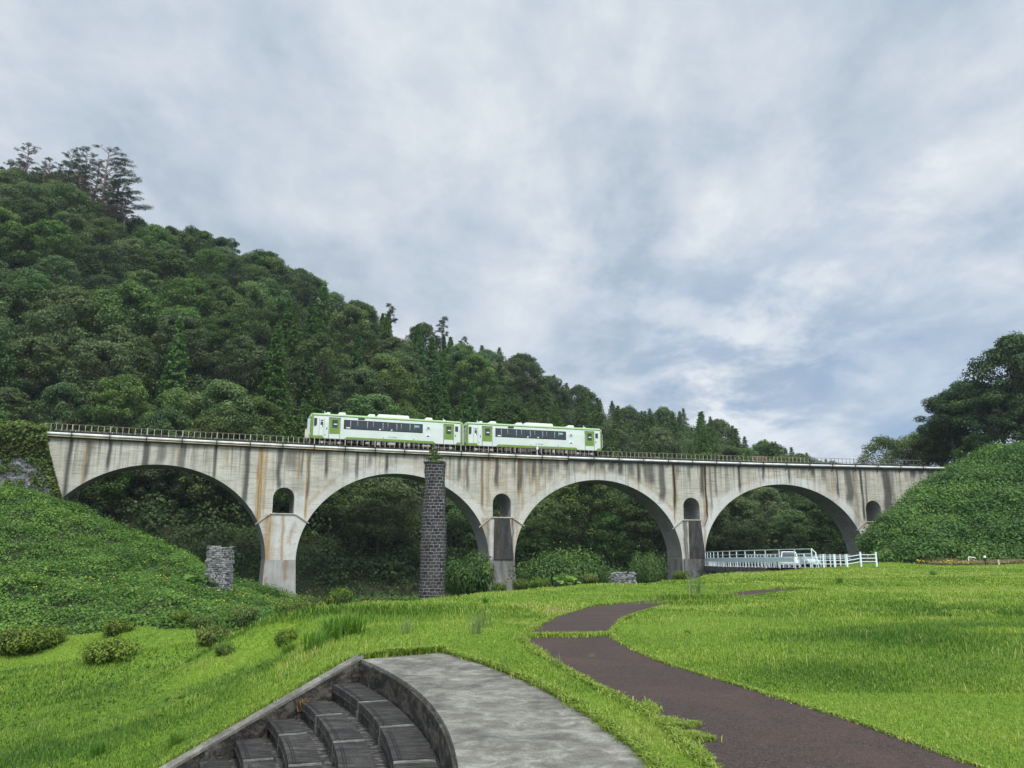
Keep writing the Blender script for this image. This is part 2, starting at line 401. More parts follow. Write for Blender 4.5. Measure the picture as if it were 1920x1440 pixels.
def grid_mesh(name, xs, ys, zf, mat, keep=None, jit=0.0):
    Xg, Yg = np.meshgrid(xs, ys); Zg = zf(Xg, Yg)
    V = np.stack([Xg, Yg, Zg], -1).reshape(-1, 3); nx, ny = len(xs), len(ys)
    i = (np.arange(ny - 1)[:, None] * nx + np.arange(nx - 1)[None]).ravel()
    Q = np.stack([i, i + 1, i + nx + 1, i + nx], 1)
    if keep is not None:
        c = V[Q].mean(1); Q = Q[keep(c[:, 0], c[:, 1])]
    return arr_mesh(name, V, Q, mat, smooth=True)
def vnoise(x, y, s, seed=0):
    """smooth 2-D value noise, numpy"""
    x = np.asarray(x) / s + seed * 17.13; y = np.asarray(y) / s + seed * 5.71
    xi = np.floor(x); yi = np.floor(y); fx = x - xi; fy = y - yi
    fx = fx * fx * (3 - 2 * fx); fy = fy * fy * (3 - 2 * fy)
    def h(a, b): v = np.sin(a * 127.1 + b * 311.7 + seed * 3.3) * 43758.5453; return v - np.floor(v)
    return (h(xi, yi) * (1 - fx) + h(xi + 1, yi) * fx) * (1 - fy) + (h(xi, yi + 1) * (1 - fx) + h(xi + 1, yi + 1) * fx) * fy

# ------------------------------------------------------------------ leaf clouds
def unit(v): return v / (np.linalg.norm(v, axis=-1, keepdims=True) + 1e-9)
def leaf_arrays(P, Nn, size, aspect=0.6, v=None):
    """a pointed quad for each leaf"""
    n = len(P); size = np.broadcast_to(size, (n,))[:, None]
    r = unit(rng.normal(size=(n, 3))); t = unit(np.cross(Nn, r)); b = np.cross(Nn, t)
    V = np.stack([P - t * size * 0.5, P - b * size * aspect * 0.5, P + t * size * 0.5, P + b * size * aspect * 0.5 + Nn * size * 0.08], 1).reshape(-1, 3)
    Q = np.arange(4 * n).reshape(-1, 4)
    if v is None: v = rng.random(n)
    return V, Q, np.repeat(v, 4)
def leaf_mesh(name, P, Nn, size, mat, aspect=0.6, v=None):
    V, Q, a = leaf_arrays(P, Nn, size, aspect, v)
    return arr_mesh(name, V, Q, mat, attrs={"v": a})
def lobes_points(lobes, per, shell=0.3, up=0.35):
    """leaves spread over flattened lobes; lobes rows: x y z rx ry rz"""
    Ps, Ns, Vs = [], [], []
    for L in lobes:
        k = max(8, int(per * (L[3] * L[4])))
        d = unit(rng.normal(size=(k, 3)) + (0, 0, up)); rr = (1 - shell * rng.random((k, 1)) ** 1.5) * (1 + .13 * rng.normal(size=(k, 1)))
        P = L[:3] + d * rr * L[3:6]
        Ps.append(P); Ns.append(unit(d / L[3:6] + rng.normal(size=(k, 3)) * 0.45 + (0, 0, 0.35)))
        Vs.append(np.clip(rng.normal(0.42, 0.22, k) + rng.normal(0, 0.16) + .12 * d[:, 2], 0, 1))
    return np.concatenate(Ps), np.concatenate(Ns), np.concatenate(Vs)
def broad_proto(H=11.0, Rr=4.6, nl=34, seed=0, per=150, leaf=0.42, mat="broad", low=0.22, full=1.45):
    """meshes of a broadleaf tree: crown of layered lobes, trunk with limbs"""
    r_ = np.random.default_rng(seed); L = []; cz = H * 0.52
    for i in range(nl):
        a = r_.random() * 2 * math.pi; e = r_.random() ** 0.8; ph = e * math.pi / 2 * full - (full - 1.0) * math.pi / 2
        rad = Rr * math.cos(ph) * (0.72 + 0.3 * r_.random()); z = cz + (H * 0.42) * math.sin(ph) + r_.normal() * 0.3
        s = Rr * (0.13 + 0.17 * r_.random())
        L.append((rad * math.cos(a), rad * math.sin(a), max(z, H * low), s, s * (0.8 + 0.4 * r_.random()), s * (0.55 + 0.3 * r_.random())))
    L.append((0, 0, cz, Rr * .62, Rr * .62, H * .26))
    L = np.array(L); P, Nn, v = lobes_points(L, per)
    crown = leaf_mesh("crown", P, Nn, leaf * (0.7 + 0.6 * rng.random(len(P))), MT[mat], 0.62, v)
    mb = MB(); mb.tube([(0, 0, -1.5), (0.1, 0, H * .25), (-.1, .1, H * .5), (0, 0, H * .8)], [H * .024, H * .02, H * .014, H * .004], 7)
    for l in L[:10]:
        z0 = H * (.25 + .25 * r_.random()); mb.tube([(0, 0, z0), (l[0] * .5, l[1] * .5, (z0 + l[2]) / 2), (l[0] * .9, l[1] * .9, l[2])], [H * .009, H * .006, H * .003], 5)
    return crown, mb
def conifer_proto(H=14, Rr=2.8, seed=0, mat="cedar", lev=26, br=11, leaf=0.42, droop=0.25, base=0.12, fluffy=1.0, skip=0.0):
    r_ = np.random.default_rng(seed); P = []; D = []; V = []
    mb = MB(); mb.tube([(0, 0, -1), (0, 0, H * .4), (0.05, 0, H * .97)], [H * .016, H * .011, .02], 7)
    for i in range(lev):
        f = i / (lev - 1); z = H * (base + (1 - base) * f); rr = Rr * (1 - f) ** 0.75 * (0.85 + 0.3 * r_.random()) + .15
        for k in range(br):
            if r_.random() < skip: continue
            a = r_.random() * 2 * math.pi; l = rr * (0.7 + 0.4 * r_.random()); n = int(8 + 26 * l / Rr)
            t = r_.random(n) ** .6; w = (.28 * fluffy) * (1.15 - t)
            side = r_.normal(size=n) * w; x = l * t; zz = z - droop * l * t ** 1.5 + r_.normal(size=n) * .14 + .25 * l * t * (1 - t)
            P.append(np.stack([x * math.cos(a) - side * math.sin(a), x * math.sin(a) + side * math.cos(a), zz], 1))
            D.append(unit(np.stack([np.full(n, .35 * math.cos(a)), np.full(n, .35 * math.sin(a)), np.full(n, 1.)], 1) + r_.normal(size=(n, 3)) * .45))
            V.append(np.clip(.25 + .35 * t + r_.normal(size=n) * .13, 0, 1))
    P = np.concatenate(P); D = np.concatenate(D); V = np.concatenate(V)
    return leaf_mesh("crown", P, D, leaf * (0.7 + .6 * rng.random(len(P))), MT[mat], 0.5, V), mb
def pine_proto(H=17, seed=0, mat="pine", n=20, spread=4.5, lean=0.0, base=0.4, onesided=0.0, per=190):
    """red pine: bare trunk and flat pads of needles on long limbs"""
    r_ = np.random.default_rng(seed); mb = MB(); L = []
    top = (lean, 0, H)
    mb.tube([(0, 0, -1), (lean * .1, .1, H * .35), (lean * .45, -.1, H * .7), top], [H * .015, H * .012, H * .008, .04], 7)
    for i in range(n):
        f = base + (1 - base) * (i + .5) / n; z = H * f; a = r_.random() * 2 * math.pi
        if r_.random() < onesided: a = r_.normal() * .45
        l = spread * (1.08 - f) ** .55 * (0.55 + .6 * r_.random()); cx_ = lean * f ** 1.5
        e = np.array([cx_ + l * math.cos(a), l * math.sin(a), z + .12 * l])
        mb.tube([(cx_, 0, z - .2), (cx_ + .5 * l * math.cos(a), .5 * l * math.sin(a), z + .15 * l), e], [.09, .06, .03], 5)
        for q in (1.0, .78, .5):
            s = (.35 + .19 * l) * (.6 + .6 * r_.random()) * q
            L.append((cx_ + q * l * math.cos(a) + r_.normal() * .2, q * l * math.sin(a) + r_.normal() * .2, z + .12 * l + .15 + r_.normal() * .18, s, s * .8, .22 + .12 * r_.random()))
    L.append((top[0], 0, H, .9, .9, .5))
    P, Nn, v = lobes_points(np.array(L), per, 0.6)
    return leaf_mesh("crown", P, Nn, 0.30 * (0.7 + .6 * rng.random(len(P))), MT[mat], 0.35, v), mb
class Proto:
    def __init__(s, name, crown, mb, bark, height):
        s.name = name; s.crown = crown; s.h = height
        tr = mb.build("trunk", bark); s.trunk = tr.data; bpy.data.objects.remove(tr)
    def place(s, loc, scale=1.0, rz=None, label=None, group=None, cat="tree", sz=None):
        r = empty(s.name, loc, random.random() * 6.28 if rz is None else rz, label, cat, group)
        r.scale = (scale * (1 if rz is not None and sz is None else .86 + .28 * random.random()), scale, (sz or scale))
        mobj("crown", s.crown, r); mobj("trunk", s.trunk, r)
        return r

# ================================================================== SETTING
def structure(o, label=None):
    return tag(o, label, None, None, "structure")
# --- valley floor: one sheet to the horizon
def ring(v0, v1, n): return list(np.linspace(v0, v1, n))
gx = np.array([-3000, -1500, -600, -300] + ring(-160, 160, 81) + [300, 600, 1500, 3000], float)
gy = np.array([-3000, -1500, -600, -200, -60] + ring(-20, 300, 81) + [400, 700, 1500, 3000], float)
def valley_z(x, y):
    return -4.4 + 1.0 * vnoise(x, y, 14, 1) * np.exp(-np.maximum(0, y - 60) / 200) - 0.4
g = mobj("ground", grid_mesh("ground", gx, gy, valley_z, MT["soil"])); structure(g)

# --- hillside behind the viaduct
RIDGE = [(-700, 235, 178), (-300, 280, 182), (-80, 315, 186), (0, 318, 188), (100, 332, 190), (170, 374, 191), (230, 412, 192), (290, 428, 193), (400, 442, 195), (530, 492, 198), (640, 556, 205), (700, 580, 208),
         (760, 604, 212), (830, 630, 218), (880, 650, 222), (960, 662, 226), (1040, 708, 230), (1130, 752, 236), (1190, 772, 242), (1290, 768, 248), (1350, 790, 250), (1400, 818, 255),
         (1440, 830, 258), (1490, 848, 262), (1540, 862, 265), (1600, 885, 270), (1700, 900, 280), (1900, 915, 285), (2300, 920, 290), (2900, 930, 300)]
_rp = np.array([aty(*q) for q in RIDGE]); _ra = _rp[:, 0] / _rp[:, 1]
def bridge_y(a):
    """distance y at which the sight line x = a*y crosses the viaduct"""
    a = np.asarray(a, float); A, B, C = _cf; y = np.full(a.shape, 105.0)
    for _ in range(30): y = 0.5 * y + 0.5 * (A * (a * y) ** 2 + B * a * y + C)
    return np.clip(y, 40, 135)
def hill_z(x, y):
    a = np.clip(x / np.maximum(y, 1), -1.2, 1.3); yr = np.interp(a, _ra, _rp[:, 1]); zr = np.interp(a, _ra, _rp[:, 2]) - 7.8
    yb = bridge_y(a) + 9; t = (y - yb) / (yr - yb)
    zb = np.interp(a, [-.7, -.4, 0, .2, .3, .5], [-1.0, -3.0, -4.6, -4.5, -2.5, 2.0])
    up = zb + (zr - zb) * np.clip(t, 0, 1) ** 0.93
    dn = zr - (t - 1) * (yr - yb) * 0.45
    z = np.where(t < 1, up, dn) + (vnoise(x, y, 16, 3) - .5) * 5 * np.clip(t * 4, 0, 1) * np.clip((zr + 10) / 40, .15, 1)
    return np.where(t < 0, -5.5 + t * 3, np.maximum(z, -6))
hx = np.array(ring(-330, 330, 166)); hy = np.array(ring(66, 420, 120))
def hill_keep(x, y):
    a = x / y; return y > bridge_y(a) + 4
hills = mobj("hills", grid_mesh("hills", hx, hy, hill_z, MT["soil"], hill_keep)); structure(hills)

# --- lawn: terrace, its crest, and the bank down to the theatre
A_TOP = np.array([-2.33, 12.95]); WD = np.array([-0.68, -0.733])       # side wall of the steps, in plan
CC = np.array([-17.9, 4.8]); R0 = 17.58; R1 = 19.05                    # centre and radii of the curved terrace
ctrl = []
def c3(p, z=None): ctrl.append((p[0], p[1], p[2] if z is None else z))
for px, py, z in [(1400, 1440, 0), (1900, 1440, 0), (1100, 1300, 0), (1500, 1300, 0), (1900, 1300, 0.0), (1000, 1200, 0), (1300, 1200, .02), (1700, 1200, .05), (1920, 1180, .08), (860, 1210, 0), (760, 1215, 0), (690, 1228, -.02),
                  (1150, 1130, 0), (1400, 1130, .05), (1700, 1120, .1), (1920, 1110, .2), (800, 1165, 0), (900, 1150, 0), (700, 1180, -.08), (620, 1215, -.22), (600, 1170, -.15),
                  (500, 1166, -.15), (600, 1150, -.05), (700, 1137, 0), (800, 1125, 0), (900, 1113, 0), (1000, 1105, 0), (1100, 1098, 0), (1250, 1090, 0), (1320, 1080, .05), (1400, 1073, .15),
                  (1520, 1066, .30), (1600, 1064, .40), (1700, 1061, .5), (1920, 1056, .75), (2300, 1056, .8), (1500, 1085, .1), (1800, 1085, .25)]:
    c3(atz(px, py, z))
for px, py, z in [(0, 1440, -1.95), (-250, 1440, -2.5), (-200, 1280, -2.9), (150, 1440, -1.55), (0, 1330, -2.35), (0, 1260, -2.8), (-100, 1210, -3.1), (100, 1350, -2.05), (200, 1300, -1.95), (150, 1230, -2.7), (300, 1400, -1.2), (300, 1250, -1.9), (400, 1300, -1.1), (400, 1210, -1.55), (300, 1195, -2.4),
                  (200, 1195, -2.8), (400, 1185, -1.8), (480, 1260, -.85), (520, 1210, -.65), (450, 1178, -1.2), (560, 1260, -.50), (400, 1380, -.85), (0, 1185, -3.1), (480, 1330, -.62)]:
    c3(atz(px, py, z))
WN = np.array([-.733, .68])
for t in (0.0, .7, 1.4, 2.1, 2.8, 3.6, 4.6, 5.8, 7.0):
    p = A_TOP + WD * t + WN * .3; c3((p[0], p[1], -.37 * t - .03)); p = A_TOP + WD * t + WN * 1.0; c3((p[0], p[1], -.37 * t - .10 - .03 * t))
for px, py, dd, dz in [(500, 1166, 5, -1.6), (600, 1150, 5, -1.7), (700, 1137, 5, -1.6), (800, 1125, 6, -1.7), (900, 1113, 6, -1.8), (1000, 1105, 7, -1.8), (1100, 1098, 8, -1.9), (1250, 1090, 9, -2.0), (1320, 1080, 9, -1.9), (1390, 1073, 9, -1.8)]:
    p = atz(px, py, 0); u = unit(p[:2] + np.array([-4.0, 0])); c3((p[0] + u[0] * dd, p[1] + u[1] * dd, dz)); c3((p[0] + u[0] * dd * 2.4, p[1] + u[1] * dd * 2.4, dz * 2.0)); c3((p[0] + u[0] * dd * 5, p[1] + u[1] * dd * 5, dz * 2.8))
for px in range(-240, 500, 80):
    for Yq, dz in ((48, -.5), (58, -1.0), (72, -1.2)): q = aty(px, 1182, Yq); c3((q[0], Yq, q[2] + dz))
for px in range(500, 1400, 75):      # keep the far side of the crest below the line of sight
    py = np.interp(px, [500, 700, 900, 1000, 1250, 1400], [1166, 1137, 1113, 1105, 1090, 1073])
    for Yq in (40, 55, 72):
        q = aty(px, py, Yq)
        if Yq > atz(px, py, 0)[1] + 14: c3((q[0], Yq, min(q[2] - 1.6, -2.6)))
for a in (.12, .2, .3, .42, .55, .7):
    for Yq in (7, 10, 14, 19, 26, 34, 44, 54, 64):
        xq = a * Yq
        if Yq < 50 or a > .3: c3((xq, Yq, max(0.0, (Yq - 34) / 42 * .32) + (.06 if (24 < Yq < 40 and a > .22) else 0)))
for r_ in (R0 + .15, R0 + .75, R1 + .1, R1 + .7):
    for a in np.radians(np.arange(-30, 28, 8)): c3((CC[0] + r_ * math.cos(a), CC[1] + r_ * math.sin(a), 0.0))
for q in [(40, 92, .8), (60, 95, .9), (34, 84, .4), (40, 84, .5), (50, 84, .6), (60, 84, .7), (0, 0, 0), (6, 0, 0), (6, -12, 0), (0, -12, 0), (20, 0, 0), (-12, 30, -2.0), (-16, 24, -2.2), (-25, 20, -2.9), (-10, 6, -2.6), (-20, 0, -3.2), (-35, 30, -3.3)]: c3(q)
_c = np.array(ctrl); _k = []
for i_ in range(len(_c)):
    if not any(np.hypot(*(_c[i_, :2] - _c[j_, :2])) < .35 for j_ in _k): _k.append(i_)
ctrl = _c[_k]
_lf = tps(ctrl, 6e-5)
def lawn_f(x, y):
    a = x / np.maximum(y, 1.0); return np.minimum(_lf(x, y), np.interp(a, [.18, .27, .33, .40, .6], [.04, .12, .25, .55, 1.3]))
def ground_hit(px, py, lo=6.0, hi=75.0):
    """where the sight line of a photo point first meets the lawn"""
    ys_ = np.linspace(lo, hi, 700); q = np.array([aty(px, py, v) for v in ys_]); d = q[:, 2] - lawn_f(q[:, 0], q[:, 1]); k = np.where(d < 0)[0]
    return q[k[0]] if len(k) else None
def lawn_z(x, y): return lawn_f(x, y) + (vnoise(x, y, 2.2, 5) - .5) * .06 * np.clip((np.hypot(x, y) - 12) / 10, 0, 1) - .08 * inpoly(x, y, plat_poly)
PL = [(1.62, 3.0), (1.58, 4.8), (1.51, 6.61), (1.51, 7.35), (1.45, 8.31), (1.05, 10.38), (0.64, 12.58), (0.23, 15.55), (0.27, 17.07), (0.95, 21.25), (2.5, 25.95), (4.28, 28.86), (5.65, 30.21), (8.5, 33.4), (12.0, 36.9)]
PR = [(4.1, 3.0), (3.8, 4.8), (3.55, 6.61), (3.55, 7.2), (3.38, 7.9), (3.29, 8.62), (2.97, 9.88), (2.69, 11.02), (2.26, 12.7), (1.94, 16.02), (2.1, 17.53), (2.79, 21.25), (3.72, 24.01), (5.43, 27.86), (7.2, 30.2), (9.6, 32.6), (12.6, 36.0)]
PL = [(1.75, -8)] + PL; PR = [(4.4, -8)] + PR
def dense(p, d=0.25):
    p = np.array(p, float); o = []
    for a, b in zip(p[:-1], p[1:]):
        k = max(1, int(np.linalg.norm(b - a) / d)); o += [a + (b - a) * i / k for i in range(k)]
    o = np.array(o + [p[-1]])
    for _ in range(6): o[1:-1] = .25 * o[:-2] + .5 * o[1:-1] + .25 * o[2:]
    return o
PLd, PRd = dense(PL), dense(PR)
path_poly = np.concatenate([PLd, PRd[::-1]])
aw = np.linspace(R(-60), R(27.6), 90)
plat_poly = np.concatenate([CC + R0 * np.stack([np.cos(aw), np.sin(aw)], 1), (CC + R1 * np.stack([np.cos(aw * 1.0 + .005), np.sin(aw * 1.0 + .005)], 1))[::-1]])
plat_poly[89] = A_TOP; plat_poly[90] = (-1.08, 13.9)
steps_poly = np.concatenate([CC + (R0 + .1) * np.stack([np.cos(aw), np.sin(aw)], 1), [A_TOP + WN * .10, A_TOP + WD * 11.0 + WN * .10, (-12, -14)]])
def in_hole(x, y): return inpoly(x, y, steps_poly)
lx = np.r_[np.arange(-62, -16, 1.3), np.arange(-16, -9, .35), np.arange(-9, 2, .12), np.arange(2, 12, .35), np.arange(12, 30, .8), np.arange(30, 96, 2.0)]
ly = np.r_[np.arange(-14, 3, 1.2), np.arange(3, 5, .35), np.arange(5, 14.2, .12), np.arange(14.2, 26, .35), np.arange(26, 60, .8), np.arange(60, 98, 1.5)]

m, t, b = newmat("lawn_soil")
tcn = N(t, "ShaderNodeTexCoord"); fo = noise(t, tcn.outputs["Object"], 14, 6, 0.7); fb = noise(t, tcn.outputs["Object"], 0.35, 4, 0.6)
c = ramp(t, fo, [(0.3, (0.06, 0.11, 0.016)), (0.5, (0.14, 0.225, 0.026)), (0.7, (0.24, 0.33, 0.045))])
c = mixc(t, ramp(t, fb, [(0.55, 0.0), (0.75, 0.5)]), c, (0.16, 0.20, 0.04))
Lk(t, c, b.inputs["Base Color"]); b.inputs["Roughness"].default_value = 0.95; b.inputs["Specular IOR Level"].default_value = 0.05
MT["lawn"] = m
lawn = mobj("lawn", grid_mesh("lawn", lx, ly, lawn_z, MT["lawn"], lambda x, y: ~in_hole(x, y))); structure(lawn)

# --- grass blades (uncountable): density falls with distance from the terrace
BOUNDARY = np.concatenate([PLd, PRd])
def grass_patch(n, y0, y1, a0, a1, hh, ww, power=1.0, filt=None):
    y = y0 * (y1 / y0) ** rng.random(n) if power == 1.0 else y0 + (y1 - y0) * rng.random(n)
    a = a0 + (a1 - a0) * rng.random(n); x = a * y
    k = ~(inpoly(x, y, path_poly) | inpoly(x, y, plat_poly) | in_hole(x, y))
    if filt is not None: k &= filt(x, y)
    x, y = x[k], y[k]; z = lawn_f(x, y) - .01
    return x, y, z
def blades(x, y, z, h, wd, lean, v):
    n = len(x); th = rng.random(n) * 2 * math.pi; d = np.stack([np.cos(th), np.sin(th), np.zeros(n)], 1); s = np.stack([-d[:, 1], d[:, 0], d[:, 2]], 1)
    P = np.stack([x, y, z], 1); up = np.array([0, 0, 1.0]); h = h[:, None]; l = lean[:, None]; wd = np.broadcast_to(wd, (n,))[:, None]
    m1 = P + up * h * .62 + d * l * h * .30; tip = P + up * h * (1 - .35 * l) + d * l * h * .95
    V = np.stack([P - s * wd / 2, P + s * wd / 2, m1 + s * wd * .42, m1 - s * wd * .42, tip], 1).reshape(-1, 3)
    i = np.arange(n) * 5
    return V, np.stack([i, i + 1, i + 2, i + 3], 1), np.stack([i + 3, i + 2, i + 4], 1), np.repeat(v, 5)
VV, QQ, TT, AA = [], [], [], []; off = 0
def add_blades(x, y, z, h, wd, lean, v):
    global off
    if len(x) == 0: return
    V, Q, T, A_ = blades(x, y, z, h, wd, lean, v); VV.append(V); QQ.append(Q + off); TT.append(T + off); AA.append(A_); off += len(V)
LONG = [(-3.0, 22.5, 3.2, 1.6), (-4.5, 18.0, 2.0, 1.0), (1.2, 14.6, .5, .5), (7.0, 15.5, 2.2, .8), (10.5, 18, 3.0, .9), (5.2, 12.0, 1.6, .6), (-9.5, 24, 2.5, 1.0), (-6, 15.5, 1.6, .7), (-8.5, 14.5, 1.4, .8), (13, 24, 4, .5), (15.5, 21, 3, .8)]
def grass_style(x, y):
    """length factor and colour value with the lawn's patches"""
    p1 = vnoise(x, y, 2.6, 11); p2 = vnoise(x, y, .8, 12); p3 = vnoise(x, y, 7, 13)
    lf = .44 + .52 * p1 * p2 + .22 * p3; p4 = vnoise(x, y, 1.5, 14); v = .50 + .30 * (p3 - .5) + .42 * (p1 - .5) + .34 * (p2 - .5) + .28 * (p4 > .8)
    for cx_, cy_, r, k in LONG:
        q = np.exp(-((x - cx_) ** 2 + (y - cy_) ** 2) / r ** 2); lf += q * k; v -= q * .20
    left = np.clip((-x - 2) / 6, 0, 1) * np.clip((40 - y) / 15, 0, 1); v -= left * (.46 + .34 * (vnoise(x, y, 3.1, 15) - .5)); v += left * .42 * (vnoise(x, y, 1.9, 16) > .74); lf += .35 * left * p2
    return lf, v
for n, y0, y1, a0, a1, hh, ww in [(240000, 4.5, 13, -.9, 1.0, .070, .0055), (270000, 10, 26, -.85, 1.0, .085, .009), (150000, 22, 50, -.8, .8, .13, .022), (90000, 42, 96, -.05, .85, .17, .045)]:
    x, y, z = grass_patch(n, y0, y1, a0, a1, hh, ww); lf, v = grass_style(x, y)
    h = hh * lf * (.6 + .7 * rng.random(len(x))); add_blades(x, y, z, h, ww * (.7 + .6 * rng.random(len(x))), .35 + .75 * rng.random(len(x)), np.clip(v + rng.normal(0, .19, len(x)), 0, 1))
x, y, z = grass_patch(7000, 12, 60, -.7, .8, 0, 0); k = vnoise(x, y, 2.3, 18) > .45; x, y, z = x[k], y[k], z[k]
add_blades(x, y, z, (.08 + .12 * rng.random(len(x))) * (1 + y / 60), .005 * (1 + y / 16), .2 + .9 * rng.random(len(x)), np.where(rng.random(len(x)) < .45, .95, .15))
# verge spilling over the path and terrace edges
def edge_blades(line, dens, h0, side_w, zoff=0.0, vv=.55):
    line = np.asarray(line); d = np.linalg.norm(np.diff(line, axis=0), axis=1); L_ = d.sum(); n = int(L_ * dens); s_ = rng.random(n) * L_; cs = np.r_[0, np.cumsum(d)]
    x = np.interp(s_, cs, line[:, 0]) + rng.normal(0, side_w, n) * (.4 + vnoise(s_, s_ * 0, .7, 3)); y = np.interp(s_, cs, line[:, 1]) + rng.normal(0, side_w, n)
    keep = (y > 4) & (y < 45); x, y = x[keep], y[keep]; z = np.maximum(lawn_f(x, y), -.02) + zoff
    add_blades(x, y, z, h0 * (.5 + rng.random(len(x))), np.full(len(x), .009) * (1 + y / 14), .6 + .7 * rng.random(len(x)), np.clip(rng.normal(vv, .18, len(x)), 0, 1))
edge_blades(PLd, 600, .055, .045); edge_blades(PRd, 450, .042, .035)
oa = np.linspace(R(-20), R(28.2), 60); outer = CC + (R1 + .03) * np.stack([np.cos(oa), np.sin(oa)], 1)
edge_blades(outer, 800, .09, .04); edge_blades([A_TOP + (0, .12), (-1.08, 14.0)], 800, .13, .05)
n = 5000; t_ = rng.random(n) * 8.0; w_o = .20 + rng.random(n) * .22; bx = A_TOP[0] + WD[0] * t_ + WN[0] * w_o; by = A_TOP[1] + WD[1] * t_ + WN[1] * w_o
add_blades(bx, by, lawn_f(bx, by), .10 * (.6 + rng.random(n)), np.full(n, .012), .4 + .6 * rng.random(n), np.clip(rng.normal(.5, .15, n), 0, 1))
# the strip of grass that crosses the path, and a tongue creeping over its edge
n = 5200; u = rng.random(n); bx = .18 + u * 1.86; by = 16.55 + rng.normal(0, .12, n) + .25 * u
add_blades(bx, by, np.full(n, .012), .07 * (.5 + rng.random(n)), np.full(n, .014), .5 + .6 * rng.random(n), np.clip(rng.normal(.6, .15, n), 0, 1))
for cx_, cy_, rx, ry, k in [(1.50, 8.25, .10, .12, 1000), (1.60, 8.05, .10, .07, 600), (1.72, 8.12, .06, .04, 260), (1.60, 7.62, .09, .09, 600), (1.70, 7.5, .06, .05, 260), (1.52, 6.9, .05, .3, 600), (1.48, 9.0, .06, .25, 500)]:
    bx = cx_ + rng.normal(0, rx * .6, k); by = cy_ + rng.normal(0, ry * .6, k)
    add_blades(bx, by, np.full(k, .012), .05 * (.4 + rng.random(k)), np.full(k, .008), .8 + .5 * rng.random(k), np.clip(rng.normal(.6, .15, k), 0, 1))
for cx_, cy_, rx, ry, k, hh in [(6.4, 30.2, .9, .5, 2600, .22), (7.6, 31.0, .6, .4, 1200, .2), (12.8, 36.8, 1.0, .5, 1500, .16), (5.9, 27.4, 1.2, .4, 1500, .14)]:
    bx = cx_ + rng.normal(0, rx * .6, k); by = cy_ + rng.normal(0, ry * .6, k)
    add_blades(bx, by, np.maximum(lawn_f(bx, by), 0), hh * (.4 + rng.random(k)), np.full(k, .02), .4 + .6 * rng.random(k), np.clip(rng.normal(.42, .16, k), 0, 1))
gm = arr_mesh("grass", np.concatenate(VV), [np.concatenate(QQ), np.concatenate(TT)], MT["grass"], attrs={"v": np.concatenate(AA)})
tag(mobj("grass", gm), "short bright green lawn grass with longer darker patches", None, None, "stuff")

# --- asphalt path
m, t, b = newmat("path_asphalt")
tcn = N(t, "ShaderNodeTexCoord"); gr = noise(t, tcn.outputs["Object"], 60, 4, 0.85); bg2 = noise(t, tcn.outputs["Object"], 0.9, 5, 0.6, .4)
c = ramp(t, gr, [(0.32, (0.018, 0.013, 0.012)), (0.5, (0.058, 0.040, 0.034)), (0.68, (0.165, 0.122, 0.105))])
gr2 = noise(t, tcn.outputs["Object"], 17, 5, .7); c = mixc(t, .7, c, ramp(t, gr2, [(.3, .55), (.65, 1.2)]), "MULTIPLY")
c = mixc(t, ramp(t, bg2, [(0.45, 0.0), (0.75, 0.55)]), c, mixc(t, gr, (0.060, 0.032, 0.025), (0.19, 0.105, 0.08)))
Lk(t, c, b.inputs["Base Color"]); b.inputs["Roughness"].default_value = 0.85; b.inputs["Specular IOR Level"].default_value = 0.25
bp = N(t, "ShaderNodeBump"); bp.inputs["Strength"].default_value = 0.6; bp.inputs["Distance"].default_value = 0.01; Lk(t, gr, bp.inputs["Height"]); Lk(t, bp.outputs[0], b.inputs["Normal"])
K = 240
def resamp(p, k): p = np.asarray(p); d = np.r_[0, np.cumsum(np.linalg.norm(np.diff(p, axis=0), axis=1))]; s_ = np.linspace(0, d[-1], k); return np.stack([np.interp(s_, d, p[:, 0]), np.interp(s_, d, p[:, 1])], 1)
pl, pr = resamp(PLd, K), resamp(PRd, K); rows = []
for u in np.linspace(0, 1, 9): rows.append(pl * (1 - u) + pr * u)
Vp = np.stack(rows, 1).reshape(-1, 2); zz = lawn_z(Vp[:, 0], Vp[:, 1]) + .012; zz = np.where(np.hypot(Vp[:, 0], Vp[:, 1]) < 34, np.maximum(zz, .008), zz + .02)
i = (np.arange(K - 1)[:, None] * 9 + np.arange(8)[None]).ravel()
structure(mobj("path", arr_mesh("path", np.c_[Vp, zz], np.stack([i, i + 1, i + 10, i + 9], 1), m, smooth=True)))

